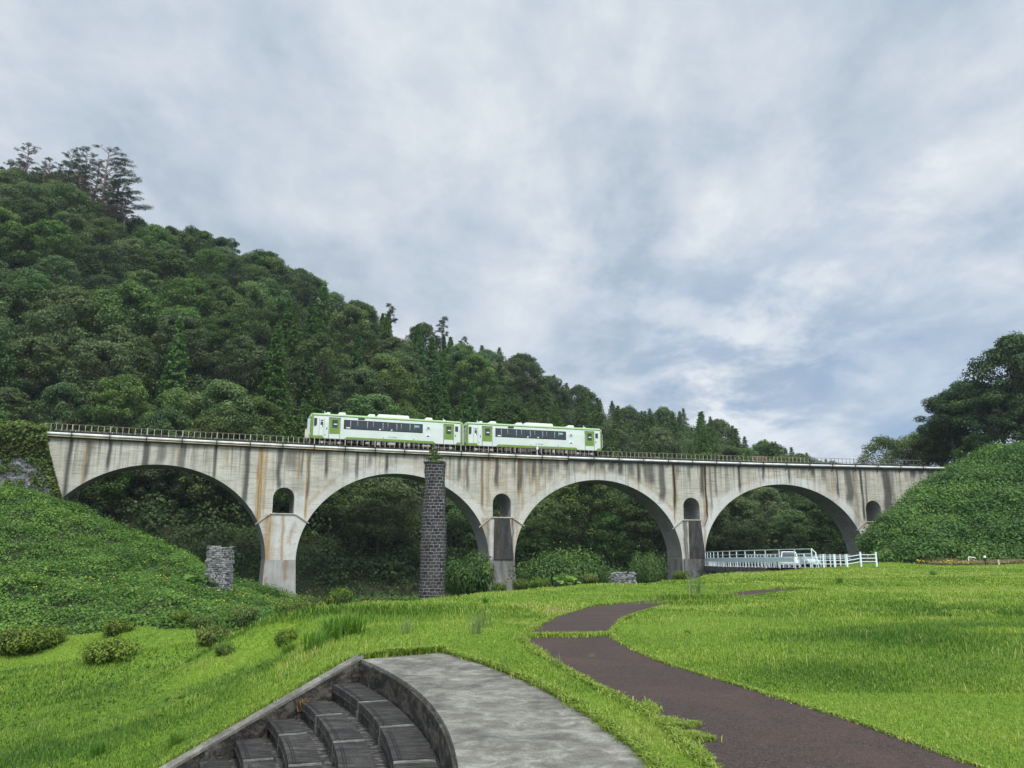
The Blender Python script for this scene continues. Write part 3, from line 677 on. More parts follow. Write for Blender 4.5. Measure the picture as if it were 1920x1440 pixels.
# ================================================================== OPEN-AIR THEATRE
def theatre_mat(name, lo, mid, hi, sc, streak=True, contrast=1.0, sx=1.0, sy=3.0):
    m, t, b = newmat(name); tcn = N(t, "ShaderNodeTexCoord")
    mp = N(t, "ShaderNodeMapping"); Lk(t, tcn.outputs["Object"], mp.inputs[0]); mp.inputs["Scale"].default_value = (sx, sy, sx); a0 = noise(t, tcn.outputs["Object"], .75, 5, .6, .3)
    a1 = noise(t, mp.outputs[0], sc, 10, .74, .5); a2 = noise(t, tcn.outputs["Object"], sc * 14, 5, .7); a3 = noise(t, tcn.outputs["Object"], 55, 2, .5)
    c = ramp(t, a1, [(.38, lo), (.5, mid), (.62, hi)])
    c = mixc(t, .65, c, ramp(t, a2, [(.3, .5), (.62, 1.1)]), "MULTIPLY")
    c = mixc(t, .6, c, ramp(t, a0, [(.40, .60), (.56, 1.10)]), "MULTIPLY")
    c = mixc(t, ramp(t, a3, [(.66, 0.0), (.74, .45)]), c, (.42, .41, .38))
    Lk(t, c, b.inputs["Base Color"]); b.inputs["Roughness"].default_value = .85; b.inputs["Specular IOR Level"].default_value = .25
    bp = N(t, "ShaderNodeBump"); bp.inputs["Strength"].default_value = .5; bp.inputs["Distance"].default_value = .012; Lk(t, a2, bp.inputs["Height"]); Lk(t, bp.outputs[0], b.inputs["Normal"])
    return m
MT["plat"] = theatre_mat("terrace_concrete", (.145, .135, .112), (.225, .212, .178), (.36, .345, .295), 3.2, sx=1.0, sy=1.0)
MT["riser"] = theatre_mat("dark_riser_concrete", (.018, .016, .015), (.06, .053, .046), (.17, .155, .13), 2.2, sx=3.0, sy=.8)
MT["seat"] = theatre_mat("seat_slab", (.028, .026, .024), (.052, .048, .044), (.105, .098, .086), 3.0)
MT["joint"] = theatre_mat("pale_joint_mortar", (.07, .068, .06), (.19, .185, .165), (.36, .35, .31), 7.0)
MT["rubble"] = theatre_mat("crumbled_mortar", (.015, .014, .013), (.065, .06, .055), (.30, .29, .27), 9.0)
MT["straw"] = leafmat("dead_grass", (.15, .085, .03), (.30, .19, .08), (.45, .33, .17), .2, .1)
theatre = empty("open_air_theatre", (CC[0], CC[1], 0), 0, "stepped curved concrete theatre seating with dark slabs below a paved terrace", "theatre")
th_inv = np.array([CC[0], CC[1], 0])
def tobj(name, me): o = mobj(name, me, theatre); return o
def shift(V): return V - th_inv
def arc_band(r_in, r_out, z0, z1, a0, a1, n=40):
    """solid arc block; a0/a1 may depend on r: pass pairs (at r_in, at r_out)"""
    a0 = (a0, a0) if np.isscalar(a0) else a0; a1 = (a1, a1) if np.isscalar(a1) else a1; V = []; Fs = []
    for i in range(n + 1):
        u = i / n
        for r, k in ((r_in, 0), (r_out, 1)):
            a = a0[k] * (1 - u) + a1[k] * u; x, y = CC[0] + r * math.cos(a), CC[1] + r * math.sin(a); V += [(x, y, z0), (x, y, z1)]
    for i in range(n):
        o = i * 4; p = o + 4
        Fs += [(o + 1, o + 3, p + 3, p + 1), (o, p, p + 2, o + 2), (o, o + 1, p + 1, p), (o + 2, p + 2, p + 3, o + 3)]
    Fs += [(0, 2, 3, 1), (4 * n, 4 * n + 1, 4 * n + 3, 4 * n + 2)]
    return V, Fs
def wall_angle(r):
    """angle at which radius r meets the side wall's inner face"""
    # |A + WD t - CC| = r
    d = A_TOP - CC; bb = np.dot(d, WD); cc = np.dot(d, d) - r * r; t = -bb - math.sqrt(max(0, bb * bb - cc)) if r < R0 else 0
    p = A_TOP + WD * t - CC; return math.atan2(p[1], p[0])
AEND = R(-50)
# terrace paving with its curved retaining wall
mb = MB(); V, Fs = arc_band(R0, R1, -.35, .02, AEND, (R(27.6), R(28.4)), 90)
mb.add(V, Fs); o = mb.build("terrace_paving", MT["plat"], theatre, xf=shift)
lips = [17.10, 16.61, 16.13, 15.68, 15.23, 14.78, 14.33]; zs = [-.29, -.47, -.65, -.83, -1.01, -1.19, -1.37]
mb = MB(); V, Fs = arc_band(R0 - .035, R0 + .0, -.45, -.02, AEND, R(27.6), 80); mb.add(V, Fs)
mb.build("retaining_wall", MT["riser"], theatre, xf=shift)
prev = R0 - .035
for k, (r, z) in enumerate(zip(lips, zs)):
    sw = prev - r                                        # run of this row
    a1 = wall_angle(r)
    back = .355
    # footing under and behind the seat slab
    mb = MB(); V, Fs = arc_band(r + .03, prev + (.004 if k == 0 else .05), z - .5, z - .05, AEND, (wall_angle(r + .03), wall_angle(min(prev, R0 - .01))), 60)
    mb.add(V, Fs); mb.build("footing", MT["rubble"], theatre, xf=shift)
    # seat slabs, each about 1.65 m long with a pale mortar joint between
    a = a1 - .001; first = True; w_ang = 1.62 / r; off_a = (0.28 + .21 * k) % 1.0 * w_ang if k else .30 * w_ang * 2.1
    ends = [a1]; q = a1 - (w_ang * (.98 if k in (0,) else .72 - .06 * (k % 3)))
    while q > AEND: ends.append(q); q -= w_ang
    for j in range(min(len(ends) - 1, 7)):
        aa, ab = ends[j] - (.0 if j == 0 else .07 / r), ends[j + 1] + .07 / r
        rb = r + (back if k else sw - .05)
        mb = MB(); V, Fs = arc_band(r, rb, z - .085, z, (ab, ab), (aa, min(aa, wall_angle(rb)) if j == 0 else aa), 10); mb.add(V, Fs)
        V, Fs = arc_band(r + .05, r + .062, z - .001, z + .004, ab, aa - .01, 10); mb.mat(1).add(V, Fs)     # groove lines
        V, Fs = arc_band(r + .078, r + .086, z - .001, z + .004, ab, aa - .01, 10); mb.add(V, Fs)
        mb.mat(0); V, Fs = arc_band(r - .012, r + .03, z - .10, z - .084, ab, aa, 10); mb.add(V, Fs)
        mb.build("seat_slab", [MT["seat"], MT["black"]], theatre, xf=shift)
        if j < 6:
            mb = MB(); V, Fs = arc_band(r + .004, rb, z - .12, z - .006, ends[j + 1] - .068 / r, ends[j + 1] + .068 / r, 2); mb.add(V, Fs)
            V, Fs = arc_band(r - .004, r + .03, z - .30, z - .12, ends[j + 1] - .068 / r, ends[j + 1] + .068 / r, 2); mb.add(V, Fs)
            mb.build("mortar_joint", MT["joint"], theatre, xf=shift)
    # riser behind this row's front
    mb = MB(); V, Fs = arc_band(r + .028, r + .06, z - .45, z - .08, AEND, wall_angle(r + .05), 50); mb.add(V, Fs)
    mb.build("riser", MT["riser"], theatre, xf=shift)
    prev = r + .03
# crumbs of mortar along the channels
P = []
for k in range(1, 6):
    n = 260; a = rng.random(n) * 1.0 + (wall_angle(lips[k]) - 1.0); rr = lips[k] + .31 + rng.random(n) * .03
    P.append(np.stack([CC[0] + rr * np.cos(a), CC[1] + rr * np.sin(a), zs[k] - .05 + rng.random(n) * .05], 1))
P = np.concatenate(P) - th_inv
o = tobj("mortar_crumbs", leaf_mesh("mortar_crumbs", P, unit(rng.normal(size=P.shape)), .018 + .03 * rng.random(len(P)), MT["joint"], .9)); tag(o, kind="stuff")
# side wall with sloping coping
mb = MB()
def side_wall(w0, w1, ztop, zbot_off, t1, mbx):
    nrm = np.array([-WD[1], WD[0]]) * -1.0                # away from the seats
    nrm = WN; V = []
    ts = [-.05, t1]
    for t_ in ts:
        p = A_TOP + WD * t_
        for ww in (w0, w1):
            q = p + nrm * ww; z = -.37 * t_ + ztop; V += [(q[0], q[1], z - zbot_off), (q[0], q[1], z)]
    mbx.add(V, [(1, 3, 7, 5), (0, 4, 6, 2), (0, 1, 5, 4), (2, 6, 7, 3), (0, 2, 3, 1), (4, 5, 7, 6)])
side_wall(0.0, .16, .015, 2.6, 8.6, mb); mb.build("side_wall", MT["riser"], theatre, xf=shift)
mb = MB(); side_wall(-.006, .18, .055, .04, 8.62, mb); mb.build("coping", MT["plat"], theatre, xf=shift)
# stage floor below the last row
mb = MB(); V, Fs = arc_band(2.0, 14.38, -2.0, -1.55, R(-60), R(20), 40); mb.add(V, Fs); mb.build("stage_floor", MT["plat"], theatre, xf=shift)
# dead grass caught in the corners of the wall
for k in range(0, 5):
    a = wall_angle(lips[k]) ; c_ = np.array([CC[0] + lips[k] * math.cos(a), CC[1] + lips[k] * math.sin(a)]); n = 60
    x = c_[0] + rng.normal(.02, .035, n); y = c_[1] + rng.normal(-.03, .03, n); V, Q, T, A_ = blades(x, y, np.full(n, zs[k] - .12), .16 + .1 * rng.random(n), np.full(n, .009), .3 + .8 * rng.random(n), rng.random(n))
    tag(mobj("dead_grass", arr_mesh("dead_grass", V, [Q, T], MT["straw"], attrs={"v": A_})), "dry straw caught where the theatre rows meet the side wall", None, None, "stuff") if k == 1 else None

# ================================================================== VIADUCT
PIERS = [25.5, 53.25, 81.1, 110.3]; HW = 1.75; SPR = 1.0; CROWN = 11.66; TOPZ = 14.12; WID = 4.7
ARCH = [(PIERS[0] - HW - 24.2, PIERS[0] - HW)] + [(PIERS[i] + HW, PIERS[i + 1] - HW) for i in range(3)]
S0, S1 = -1.0, 127.0
def arch_z(s):
    z = np.full(np.shape(s), np.nan)
    for a, b_ in ARCH:
        c_ = (a + b_) / 2; h = (b_ - a) / 2; q = 1 - ((s - c_) / h) ** 2
        z = np.where((s > a) & (s < b_), SPR + (CROWN - SPR) * np.sqrt(np.clip(q, 0, 1)), z)
    return z
# stains read off the face: photo x, width px, photo y where it fades, strength
DARK = [(131, 9, 935, .9), (166, 8, 900, .7), (174, 8, 850, .5), (205, 8, 885, .9), (275, 13, 900, .85), (303, 18, 875, .6), (342, 15, 890, .7), (325, 6, 880, .4), (405, 7, 905, .85), (465, 10, 950, .85),
        (525, 8, 925, .8), (547, 24, 885, .55), (580, 6, 940, .6), (567, 5, 900, .5), (613, 6, 900, .9), (650, 10, 895, .4), (670, 7, 905, .7), (693, 8, 880, .6), (725, 5, 895, .9), (779, 5, 866, .7),
        (862, 7, 905, .7), (876, 6, 925, .8), (890, 8, 900, .4), (905, 4, 960, .5), (932, 8, 920, .8), (950, 10, 880, .4), (965, 8, 900, .5), (975, 9, 930, .75), (988, 7, 900, .6), (1001, 8, 905, .8), (1014, 8, 900, .7), (1030, 10, 905, .6), (1045, 7, 890, .7),
        (1062, 12, 885, .75), (1082, 14, 880, .7), (1105, 16, 885, .8), (1128, 12, 890, .75), (1146, 14, 890, .85), (1164, 10, 897, .9), (1185, 12, 900, .75), (1197, 6, 910, .9), (1212, 10, 910, .7), (1222, 12, 915, .75), (1240, 12, 945, .8), (1263, 5, 960, .9), (1270, 8, 900, .6),
        (1291, 4, 905, .6), (1315, 8, 935, .85), (1322, 4, 975, .9), (1332, 4, 960, .6), (1341, 4, 935, .7), (1386, 5, 925, .9), (1431, 5, 905, .9), (1479, 5, 908, .9), (1495, 5, 895, .5), (1505, 10, 895, .7), (1524, 9, 898, .85), (1545, 9, 905, .7),
        (1569, 4, 935, .9), (1592, 15, 945, .8), (1600, 10, 990, .35), (1614, 5, 975, .95), (1622, 4, 1010, .7), (1661, 17, 960, .85), (1672, 8, 975, .5), (1700, 7, 905, .5), (1712, 14, 900, .9), (1728, 12, 895, .9), (1745, 16, 900, .8)]
RUST = [(162, 4, 920, .8), (332, 3, 875, .6), (425, 3, 875, .7), (489, 11, 985, 1.0), (500, 5, 965, .6), (493, 14, 950, .5), (561, 8, 900, .55), (578, 4, 978, 1.0), (540, 12, 880, .3), (620, 3, 880, .5), (634, 5, 880, .4), (870, 3, 930, .6), (903, 4, 960, .8), (915, 8, 960, .5), (930, 14, 925, .45),
        (948, 8, 950, .4), (972, 5, 940, .9), (979, 5, 965, .6), (995, 8, 920, .5), (1010, 8, 930, .45), (1024, 6, 905, .4), (1090, 8, 890, .3), (1197, 4, 930, .5), (1215, 4, 925, .5), (1262, 4, 985, .9), (1266, 6, 950, .6), (1318, 5, 985, .7), (1330, 4, 975, .6), (1450, 6, 880, .3), (1520, 5, 900, .4), (1560, 8, 930, .4), (1604, 6, 985, .4), (1630, 4, 900, .5)]
def wall_attrs(V2):
    """V2: (n,2) s,z"""
    s, z = V2[:, 0], V2[:, 1]; dark = np.zeros(len(s)); rust = np.zeros(len(s)); pale = np.zeros(len(s))
    for src, dst in ((DARK, dark), (RUST, rust)):
        for px, wpx, yb, k in src:
            sc_ = s_of(px, 13.0); mpp = abs(s_of(px + 5, 13) - s_of(px - 5, 13)) / 10; ws = max(.16, wpx * mpp / 2)
            p = BW(sc_, 0, 13.0); zb = 14 - (yb - proj(*BW(sc_, 0, 14.))[1]) / F * math.hypot(p[0], p[1]) * .97
            wob = (vnoise(z, z * 0, 1.6, int(px) % 37) - .5) * ws * .9
            q = np.clip(2.0 - 1.6 * np.abs(s - sc_ - wob) / ws, 0, 1) * np.clip((z - zb) / 1.2 + .15, 0, 1)
            np.maximum(dst, q * k, out=dst)
    # a mottled darker margin just under the deck
    dark[:] = np.maximum(dark, np.clip((z - 13.6) / .5, 0, 1) * (.25 + .5 * vnoise(s, z, 1.3, 7)))
    mid = np.clip(1 - np.abs(s - 66) / 16, 0, 1); dark[:] = np.maximum(dark, mid * .55 * np.clip((z - 12.3) / 1.6, 0, 1) * (vnoise(s * 2, z * .2, 1., 9) > .45))
    for j, (a, b_) in enumerate(ARCH):
        c_ = (a + b_) / 2; h = (b_ - a) / 2; rr = np.sqrt(((s - c_) / (h + 1.15)) ** 2 + (np.maximum(z - SPR, 0) / (CROWN - SPR + 1.15)) ** 2)
        wob = .018 * (vnoise(s, z, .7, 21) - .5)
        band = (rr + wob < 1) & (z > SPR)
        k = [.25, .8, .8, .95][j] * (.35 + .75 * vnoise(s, z, 2.2, 22)); pale[:] = np.maximum(pale, band * k)
        if j: pale[:] = np.maximum(pale, np.clip(1 - np.abs(rr + wob - .995) / .012, 0, 1) * (vnoise(s, z, .5, 23) > .35) * .9)
        if j: rust[:] = np.maximum(rust, np.clip(1 - np.abs(rr - 1.0) / .03, 0, 1) * (vnoise(s, z, 1.2, 24) > .5) * .6)
    q = (np.abs(s - 26.3) < 3.6) & (z < 8.3 + .8 * vnoise(s, z, .6, 25)) & (s > 24.2 - .0 * z)
    pale[:] = np.maximum(pale, q * (.55 + .4 * vnoise(s, z, 1.1, 26)) * np.where(z < 6.4, 1, .75))
    q = (s > 83.6) & (s < 88) & (z > 4) & (z < 9.6); pale[:] = np.maximum(pale, q * .75 * (vnoise(s, z, .8, 27) > .25))
    q = (np.abs(s - 106.5) < 2.2) & (z < 9.5) & (z > 6); pale[:] = np.maximum(pale, q * .5 * (vnoise(s, z, .8, 28) > .35))
    # runs below the ledges
    for pc, sp_ in ((25.5, [(-1.6, .5, .9, 0), (.1, .22, .8, 0), (-1.2, .5, .4, 0)]), (53.25, [(-1.9, .3, .0, .6), (-2.4, .4, .7, 0), (1.5, .15, .5, .9), (2.0, .3, .5, 0)]), (81.1, [(-1.2, .25, 0, .8), (-.9, .12, .2, .8), (1.9, .2, .5, .2)])):
        for o_, w_, kr, kd in sp_:
            q = np.clip(1.3 - np.abs(s - pc - o_ + (vnoise(z, z, 1.2, 31) - .5) * .25) / w_, 0, 1) * (z < 6.3) * np.clip((z + 4) / 6 + .3, 0, 1)
            rust[:] = np.maximum(rust, q * kr); dark[:] = np.maximum(dark, q * kd)
    return dark, rust, pale
def niche_top(ds): return 8.25 + np.sqrt(np.clip(1.25 ** 2 - ds ** 2, 0, None))
def columns():
    ss = set(np.round(np.arange(S0, S1, .22), 4))
    for a, b_ in ARCH:
        th = np.linspace(0, math.pi, 110); ss |= set(np.round((a + b_) / 2 - (b_ - a) / 2 * np.cos(th), 4))
    for p in PIERS:
        th = np.linspace(0, math.pi, 20); ss |= set(np.round(p - .02 - 1.25 * np.cos(th), 4)); ss |= {round(p - HW, 4), round(p + HW, 4)}
    ss = np.array(sorted(ss)); return ss[np.r_[True, np.diff(ss) > .004]]
SS = columns()
def face_mesh(n0):
    V, Q = [], []; cnt = 0
    def col(sa, sb, za0, zb0, za1, zb1):
        nonlocal cnt
        m_ = max(1, int(max(za1 - za0, zb1 - zb0) / .33)); u = np.linspace(0, 1, m_ + 1)
        A_ = np.stack([np.full(m_ + 1, sa), za0 + (za1 - za0) * u], 1); B_ = np.stack([np.full(m_ + 1, sb), zb0 + (zb1 - zb0) * u], 1)
        V.append(np.concatenate([A_, B_])); i = np.arange(m_) + cnt; Q.append(np.stack([i, i + m_ + 1, i + m_ + 2, i + 1], 1)); cnt += 2 * (m_ + 1)
    for sa, sb in zip(SS[:-1], SS[1:]):
        sm = (sa + sb) / 2; az = arch_z(np.array([sm]))[0]
        if np.isnan(az):
            ba = bb = SPR if S0 + 2 < sm < 112.2 else -5.0
        else:
            ez = arch_z(np.array([sa, sb])); ba = SPR if np.isnan(ez[0]) else ez[0]; bb = SPR if np.isnan(ez[1]) else ez[1]
        nic = [p - .02 for p in PIERS if abs(sm - p + .02) < 1.25]
        if nic:
            col(sa, sb, ba, bb, 6.45, 6.45); col(sa, sb, niche_top(sa - nic[0]), niche_top(sb - nic[0]), TOPZ, TOPZ)
        else: col(sa, sb, ba, bb, TOPZ, TOPZ)
    V = np.concatenate(V); Q = np.concatenate(Q)
    if n0 > 1: Q = Q[:, ::-1]
    return V, Q
viaduct = empty("viaduct", label="long weathered concrete railway viaduct with four tall arches and stained walls", cat="viaduct")
V2, Q = face_mesh(0); dk, ru, pa = wall_attrs(V2)
V3 = BW(V2[:, 0], 0, V2[:, 1])
Vb, Qb = face_mesh(9); Vb3 = BW(Vb[:, 0], WID, Vb[:, 1])
Z0 = np.zeros(len(Vb))
mobj("spandrel_wall", arr_mesh("spandrel_wall", np.concatenate([V3, Vb3]), np.concatenate([Q, Qb + len(V3)]), MT["conc"], attrs={"dark": np.r_[dk, Z0], "rust": np.r_[ru, Z0], "pale": np.r_[pa, Z0]}, uv=np.concatenate([V2, Vb])), viaduct)
def strip_mesh(name, sz, mat, parent, flip=False):
    """surface under a curve of (s,z) points, across the bridge's width"""
    sz = np.asarray(sz, float); nn = 7; n_ = np.linspace(0, WID, nn); d = np.r_[0, np.cumsum(np.linalg.norm(np.diff(sz, axis=0), axis=1))]
    V = np.concatenate([BW(sz[:, 0], k, sz[:, 1]) for k in n_]); m_ = len(sz); uv = np.concatenate([np.stack([np.full(m_, k), d], 1) for k in n_])
    i = (np.arange(nn - 1)[:, None] * m_ + np.arange(m_ - 1)[None]).ravel(); z_ = np.zeros(len(V))
    edge = np.concatenate([np.full(m_, 1.0 if k == 0 else 0.0) for k in range(nn)])
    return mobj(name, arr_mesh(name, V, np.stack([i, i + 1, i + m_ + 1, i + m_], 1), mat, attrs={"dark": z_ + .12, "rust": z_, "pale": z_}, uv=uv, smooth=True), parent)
for a, b_ in ARCH:
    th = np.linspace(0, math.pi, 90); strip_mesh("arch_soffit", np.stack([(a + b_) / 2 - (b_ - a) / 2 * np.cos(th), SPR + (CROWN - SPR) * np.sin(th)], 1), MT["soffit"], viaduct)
for p in PIERS:
    p0 = p - .02; th = np.linspace(0, math.pi, 24)
    pts = [(p0 - 1.25, 6.45)] + [(p0 - 1.25 * math.cos(q), 8.25 + 1.25 * math.sin(q)) for q in th] + [(p0 + 1.25, 6.45), (p0 - 1.25, 6.45)]
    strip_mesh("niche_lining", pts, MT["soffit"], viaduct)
def sz_prism(poly, n0, n1):
    """poly of (s,z), from n0 back to n1 -> verts, faces"""
    k = len(poly); V = [BW(s, n0, z) for s, z in poly] + [BW(s, n1, z) for s, z in poly]
    return V, [tuple(range(k))[::-1], tuple(range(k, 2 * k))] + [(i, (i + 1) % k, k + (i + 1) % k, k + i) for i in range(k)]
def conc_part(name, polys, mat, parent, dark=0.1, rust=None, pale=0.0):
    """finely divided block so that the stain attributes have somewhere to sit"""
    VV_, QQ_, UV_ = [], [], []; o = 0
    for (sa0, sb0, za, sa1, sb1, zb, n0a, n0b, n1) in polys:
        # front, sides, back as grids; (sa0,sb0) at za (bottom), (sa1,sb1) at zb (top); n0a/n0b front offset bottom/top
        kz, ks = max(2, int((zb - za) / .3)), 12
        for (pa_, pb_) in ((lambda u: (sa0 + (sa1 - sa0) * u, n0a + (n0b - n0a) * u), lambda u: (sb0 + (sb1 - sb0) * u, n0a + (n0b - n0a) * u)),
                           (lambda u: (sb0 + (sb1 - sb0) * u, n0a + (n0b - n0a) * u), lambda u: (sb0 + (sb1 - sb0) * u, n1)),
                           (lambda u: (sa0 + (sa1 - sa0) * u, n1), lambda u: (sa0 + (sa1 - sa0) * u, n0a + (n0b - n0a) * u)),
                           (lambda u: (sb0 + (sb1 - sb0) * u, n1), lambda u: (sa0 + (sa1 - sa0) * u, n1))):
            P, U = [], []
            for i in range(kz + 1):
                u = i / kz; A_, B_ = pa_(u), pb_(u)
                for j in range(ks + 1):
                    v = j / ks; s_, n_ = A_[0] + (B_[0] - A_[0]) * v, A_[1] + (B_[1] - A_[1]) * v; z_ = za + (zb - za) * u
                    P.append(BW(s_, n_, z_)); U.append((s_ + n_, z_))
            i = (np.arange(kz)[:, None] * (ks + 1) + np.arange(ks)[None]).ravel() + o
            VV_.append(np.array(P)); UV_.append(np.array(U)); QQ_.append(np.stack([i, i + 1, i + ks + 2, i + ks + 1], 1)); o += len(P)
        P = [BW(s_, n_, z_) for s_, n_, z_ in ((sa1, n0b, zb), (sb1, n0b, zb), (sb1, n1, zb), (sa1, n1, zb), (sa0, n0a, za), (sb0, n0a, za), (sb0, n1, za), (sa0, n1, za))]
        VV_.append(np.array(P)); UV_.append(np.array([(0, 0)] * 8)); QQ_.append(np.array([[0, 1, 2, 3], [7, 6, 5, 4]]) + o); o += 8
    V = np.concatenate(VV_); U = np.concatenate(UV_); s_, z_ = U[:, 0], U[:, 1]
    rs = np.zeros(len(V)); dd = np.full(len(V), dark) * (.4 + .9 * vnoise(s_ * 3, z_ * .4, .8, 41)); pp = np.full(len(V), pale) * (.3 + .9 * vnoise(s_ * 3, z_ * .5, .7, 42))
    for c_, w_, k in (rust or []): rs = np.maximum(rs, k * np.clip(1.4 - np.abs(s_ - c_ + (vnoise(z_, z_, 1.1, 43) - .5) * .3) / w_, 0, 1))
    mobj(name, arr_mesh(name, V, np.concatenate(QQ_), mat, attrs={"dark": dd, "rust": rs, "pale": pp}, uv=U), parent)
for i, p in enumerate(PIERS):
    r_ = [(p - 1.72, .12, .85), (p + .55, .10, .85), (p + .85, .08, .5)] if i == 0 else [(p + 1.2, .2, .4)]
    conc_part("pier", [(p - 2.12, p + 2.12, -6.5, p - HW, p + HW, SPR, -.42, .0, WID + .0)], MT["pierconc"], viaduct, [.35, .8, .6, .7][i], r_, [.5, .25, .1, .1][i])
# stained buttress strips on the two middle piers
for i, (a, b_) in ((1, (-1.05, 1.05)), (2, (-.55, 1.25))):
    p = PIERS[i]; conc_part("buttress", [(p + a - .1, p + b_ + .5, SPR + .003, p + a, p + b_, 6.30, -.20, -.12, .3)], MT["stained"], viaduct, .5, [(p + a + .35, .07, .4)], .12)
    if i == 2: conc_part("buttress_foot", [(p - 1.75, p + 2.0, -6.5, p - 1.5, p + 1.72, SPR + .0, -.62, -.22, .3)], MT["stained"], viaduct, .15, None, .3)
# ledges: thin sill under each niche falling away to the arches
for i, p in enumerate(PIERS):
    mb = MB(); p0 = p - .02
    for (a, za, b_, zb) in ((p0 - 1.45, 6.42, p0 + 1.45, 6.42), (p0 - 3.1, 5.15, p0 - 1.45, 6.42), (p0 + 1.45, 6.42, p0 + 3.1, 5.35)):
        if i == 2 and a > p0: continue
        V, Fs = sz_prism([(a, za - .12), (b_, zb - .12), (b_, zb + .0), (a, za + .0)], -.16, .02); mb.add(V, Fs)
    mb.build("ledge", MT["soffitp"] if "soffitp" in MT else plain("ledge_concrete", (.42, .38, .32), .9, .4, 2), viaduct)
# drain pipes down the joints
for px, zlo in ((1322, 5.6), (1264, 8.8)):
    mb = MB(); s_ = s_of(px, 12); mb.tube([BW(s_, -.08, 14.0), BW(s_, -.08, 8.2), BW(s_ + .15, -.08, 7.0), BW(s_ - .45, -.08, zlo)] if px == 1322 else [BW(s_, -.06, 14.0), BW(s_, -.06, zlo)], .05, 6)
    mb.build("drain_pipe", MT["darkSteel"], viaduct)
# deck: slab, edge beam
st = np.arange(S0 - 45, S1 + 40, 1.5)
def sweep(name, prof, mat, parent, s=st, close=True):
    """profile of (n,z) corners swept along the line"""
    k = len(prof); V = np.stack([BW(s, n_, z_) for n_, z_ in prof], 1).reshape(-1, 3); m_ = len(s); Fs = []
    for i in range(m_ - 1):
        for j in range(k): Fs.append((i * k + j, i * k + (j + 1) % k, (i + 1) * k + (j + 1) % k, (i + 1) * k + j))
    Fs = np.array(Fs); ends = [np.array([list(range(k))[::-1], [(m_ - 1) * k + j for j in range(k)]])] if k > 2 else []
    return mobj(name, arr_mesh(name, V, [Fs] + ends, mat), parent)
sb = st[(st > S0) & (st < S1 - 5)]
sweep("deck_slab", [(-.10, TOPZ), (-.10, 14.38), (WID + .1, 14.38), (WID + .1, TOPZ)], plain("deck_concrete", (.10, .095, .085), .9, .4, 2), viaduct, st)
sweep("edge_beam", [(-.22, 14.72), (-.22, 14.90), (.05, 14.90), (.05, 14.72)], MT["darkSteel"], viaduct, sb)
sweep("edge_beam", [(WID - .05, 14.38), (WID - .05, 14.90), (WID + .15, 14.90), (WID + .15, 14.38)], MT["darkSteel"], viaduct, sb)
sweep("ballast_bed", [(.1, 14.381), (.4, 14.62), (WID - .4, 14.62), (WID - .1, 14.381)], MT["ballast"], viaduct, st)
# track
TN = 2.35
track = empty("railway_track", label="single railway track along the top of the viaduct", cat="railway track")
for dn in (-.534, .534): sweep("rail", [(TN + dn - .035, 14.76), (TN + dn - .035, 14.90), (TN + dn + .035, 14.90), (TN + dn + .035, 14.76)], MT["rail"], track, st)
slp = MB()
for s_ in np.arange(-20, 128, .65):
    a, b_ = BW(s_, TN - 1.05, 14.69), BW(s_, TN + 1.05, 14.69); slp.beam(a, b_, .2, .14)
o = slp.build("sleeper_bed", plain("sleeper_timber", (.08, .06, .045), .9, .3), track); tag(o, kind="stuff")

# conduit along the face, in lengths between brackets
BR = [-.21 + .0] + [2.4 + 3.76 * i for i in range(0, 33)]
cond = empty("conduit", label="pale cable trough running below the railing along the face of the viaduct", cat="conduit")
for i, (a, b_) in enumerate(zip(BR[:-1], BR[1:])):
    if a > 121.5: break
    sg = np.linspace(a + .05, b_ - .05, 4); o = sweep("trough", [(-.46, 14.42), (-.48, 14.60), (-.40, 14.68), (-.22, 14.68), (-.22, 14.42)], MT["trough"], cond, sg)
    if a < 60: sweep("cable", [(-.43, 14.22), (-.43, 14.33), (-.30, 14.33), (-.30, 14.22)], MT["tan"], cond, sg)
    else: sweep("cable", [(-.36, 14.32), (-.36, 14.38), (-.26, 14.38), (-.26, 14.32)], MT["steel"], cond, sg)
for s_ in BR:
    if s_ > 122: break
    mb = MB(); p = [BW(s_, n_, z_) for n_, z_ in ((-.50, 14.12), (-.50, 14.95), (-.50, 14.14), (.0, 13.75), (.0, 14.14))]
    mb.beam(p[0], p[1], .10, .06); mb.beam(p[2], p[4], .07, .05); mb.beam(p[0], p[3], .07, .05); mb.build("bracket", MT["darkSteel"], cond)

# railing: main posts at the brackets, light balusters between, thin top rail; the same on the far side
def railing(n_, label, full):
    r = empty("steel_railing", label=label, cat="railing")
    zt = 15.66
    for i, (a, b_) in enumerate(zip(BR[:-1], BR[1:])):
        if b_ > 122.5: break
        mb = MB().mat(0); mb.beam(BW(a, n_, 14.7), BW(a, n_, zt + .03), .085, .085)
        mb.build("post", [MT["paleSteel"], MT["darkSteel"]] if a < 60 else MT["steel"], r)
        mb = MB(); sg = np.linspace(a, b_, 3)
        for q0, q1 in zip(sg[:-1], sg[1:]): mb.beam(BW(q0, n_, zt), BW(q1, n_, zt), .05, .05)
        mb.build("top_rail", MT["steel"], r)
        mb = MB(); k = 6 if (i % 3) else 5
        for j in range(1, k):
            s_ = a + (b_ - a) * j / k + random.uniform(-.02, .02); mb.beam(BW(s_, n_, 14.78), BW(s_, n_, zt - .02), .055, .045)
        mb.build("baluster_panel", MT["paleSteel"] if a < 100 else MT["steel"], r)
    return r
railing(-.14, "thin weathered steel railing along the near edge of the viaduct deck", True)
railing(WID + .04, "thin steel railing along the far edge of the viaduct deck behind the train", False)
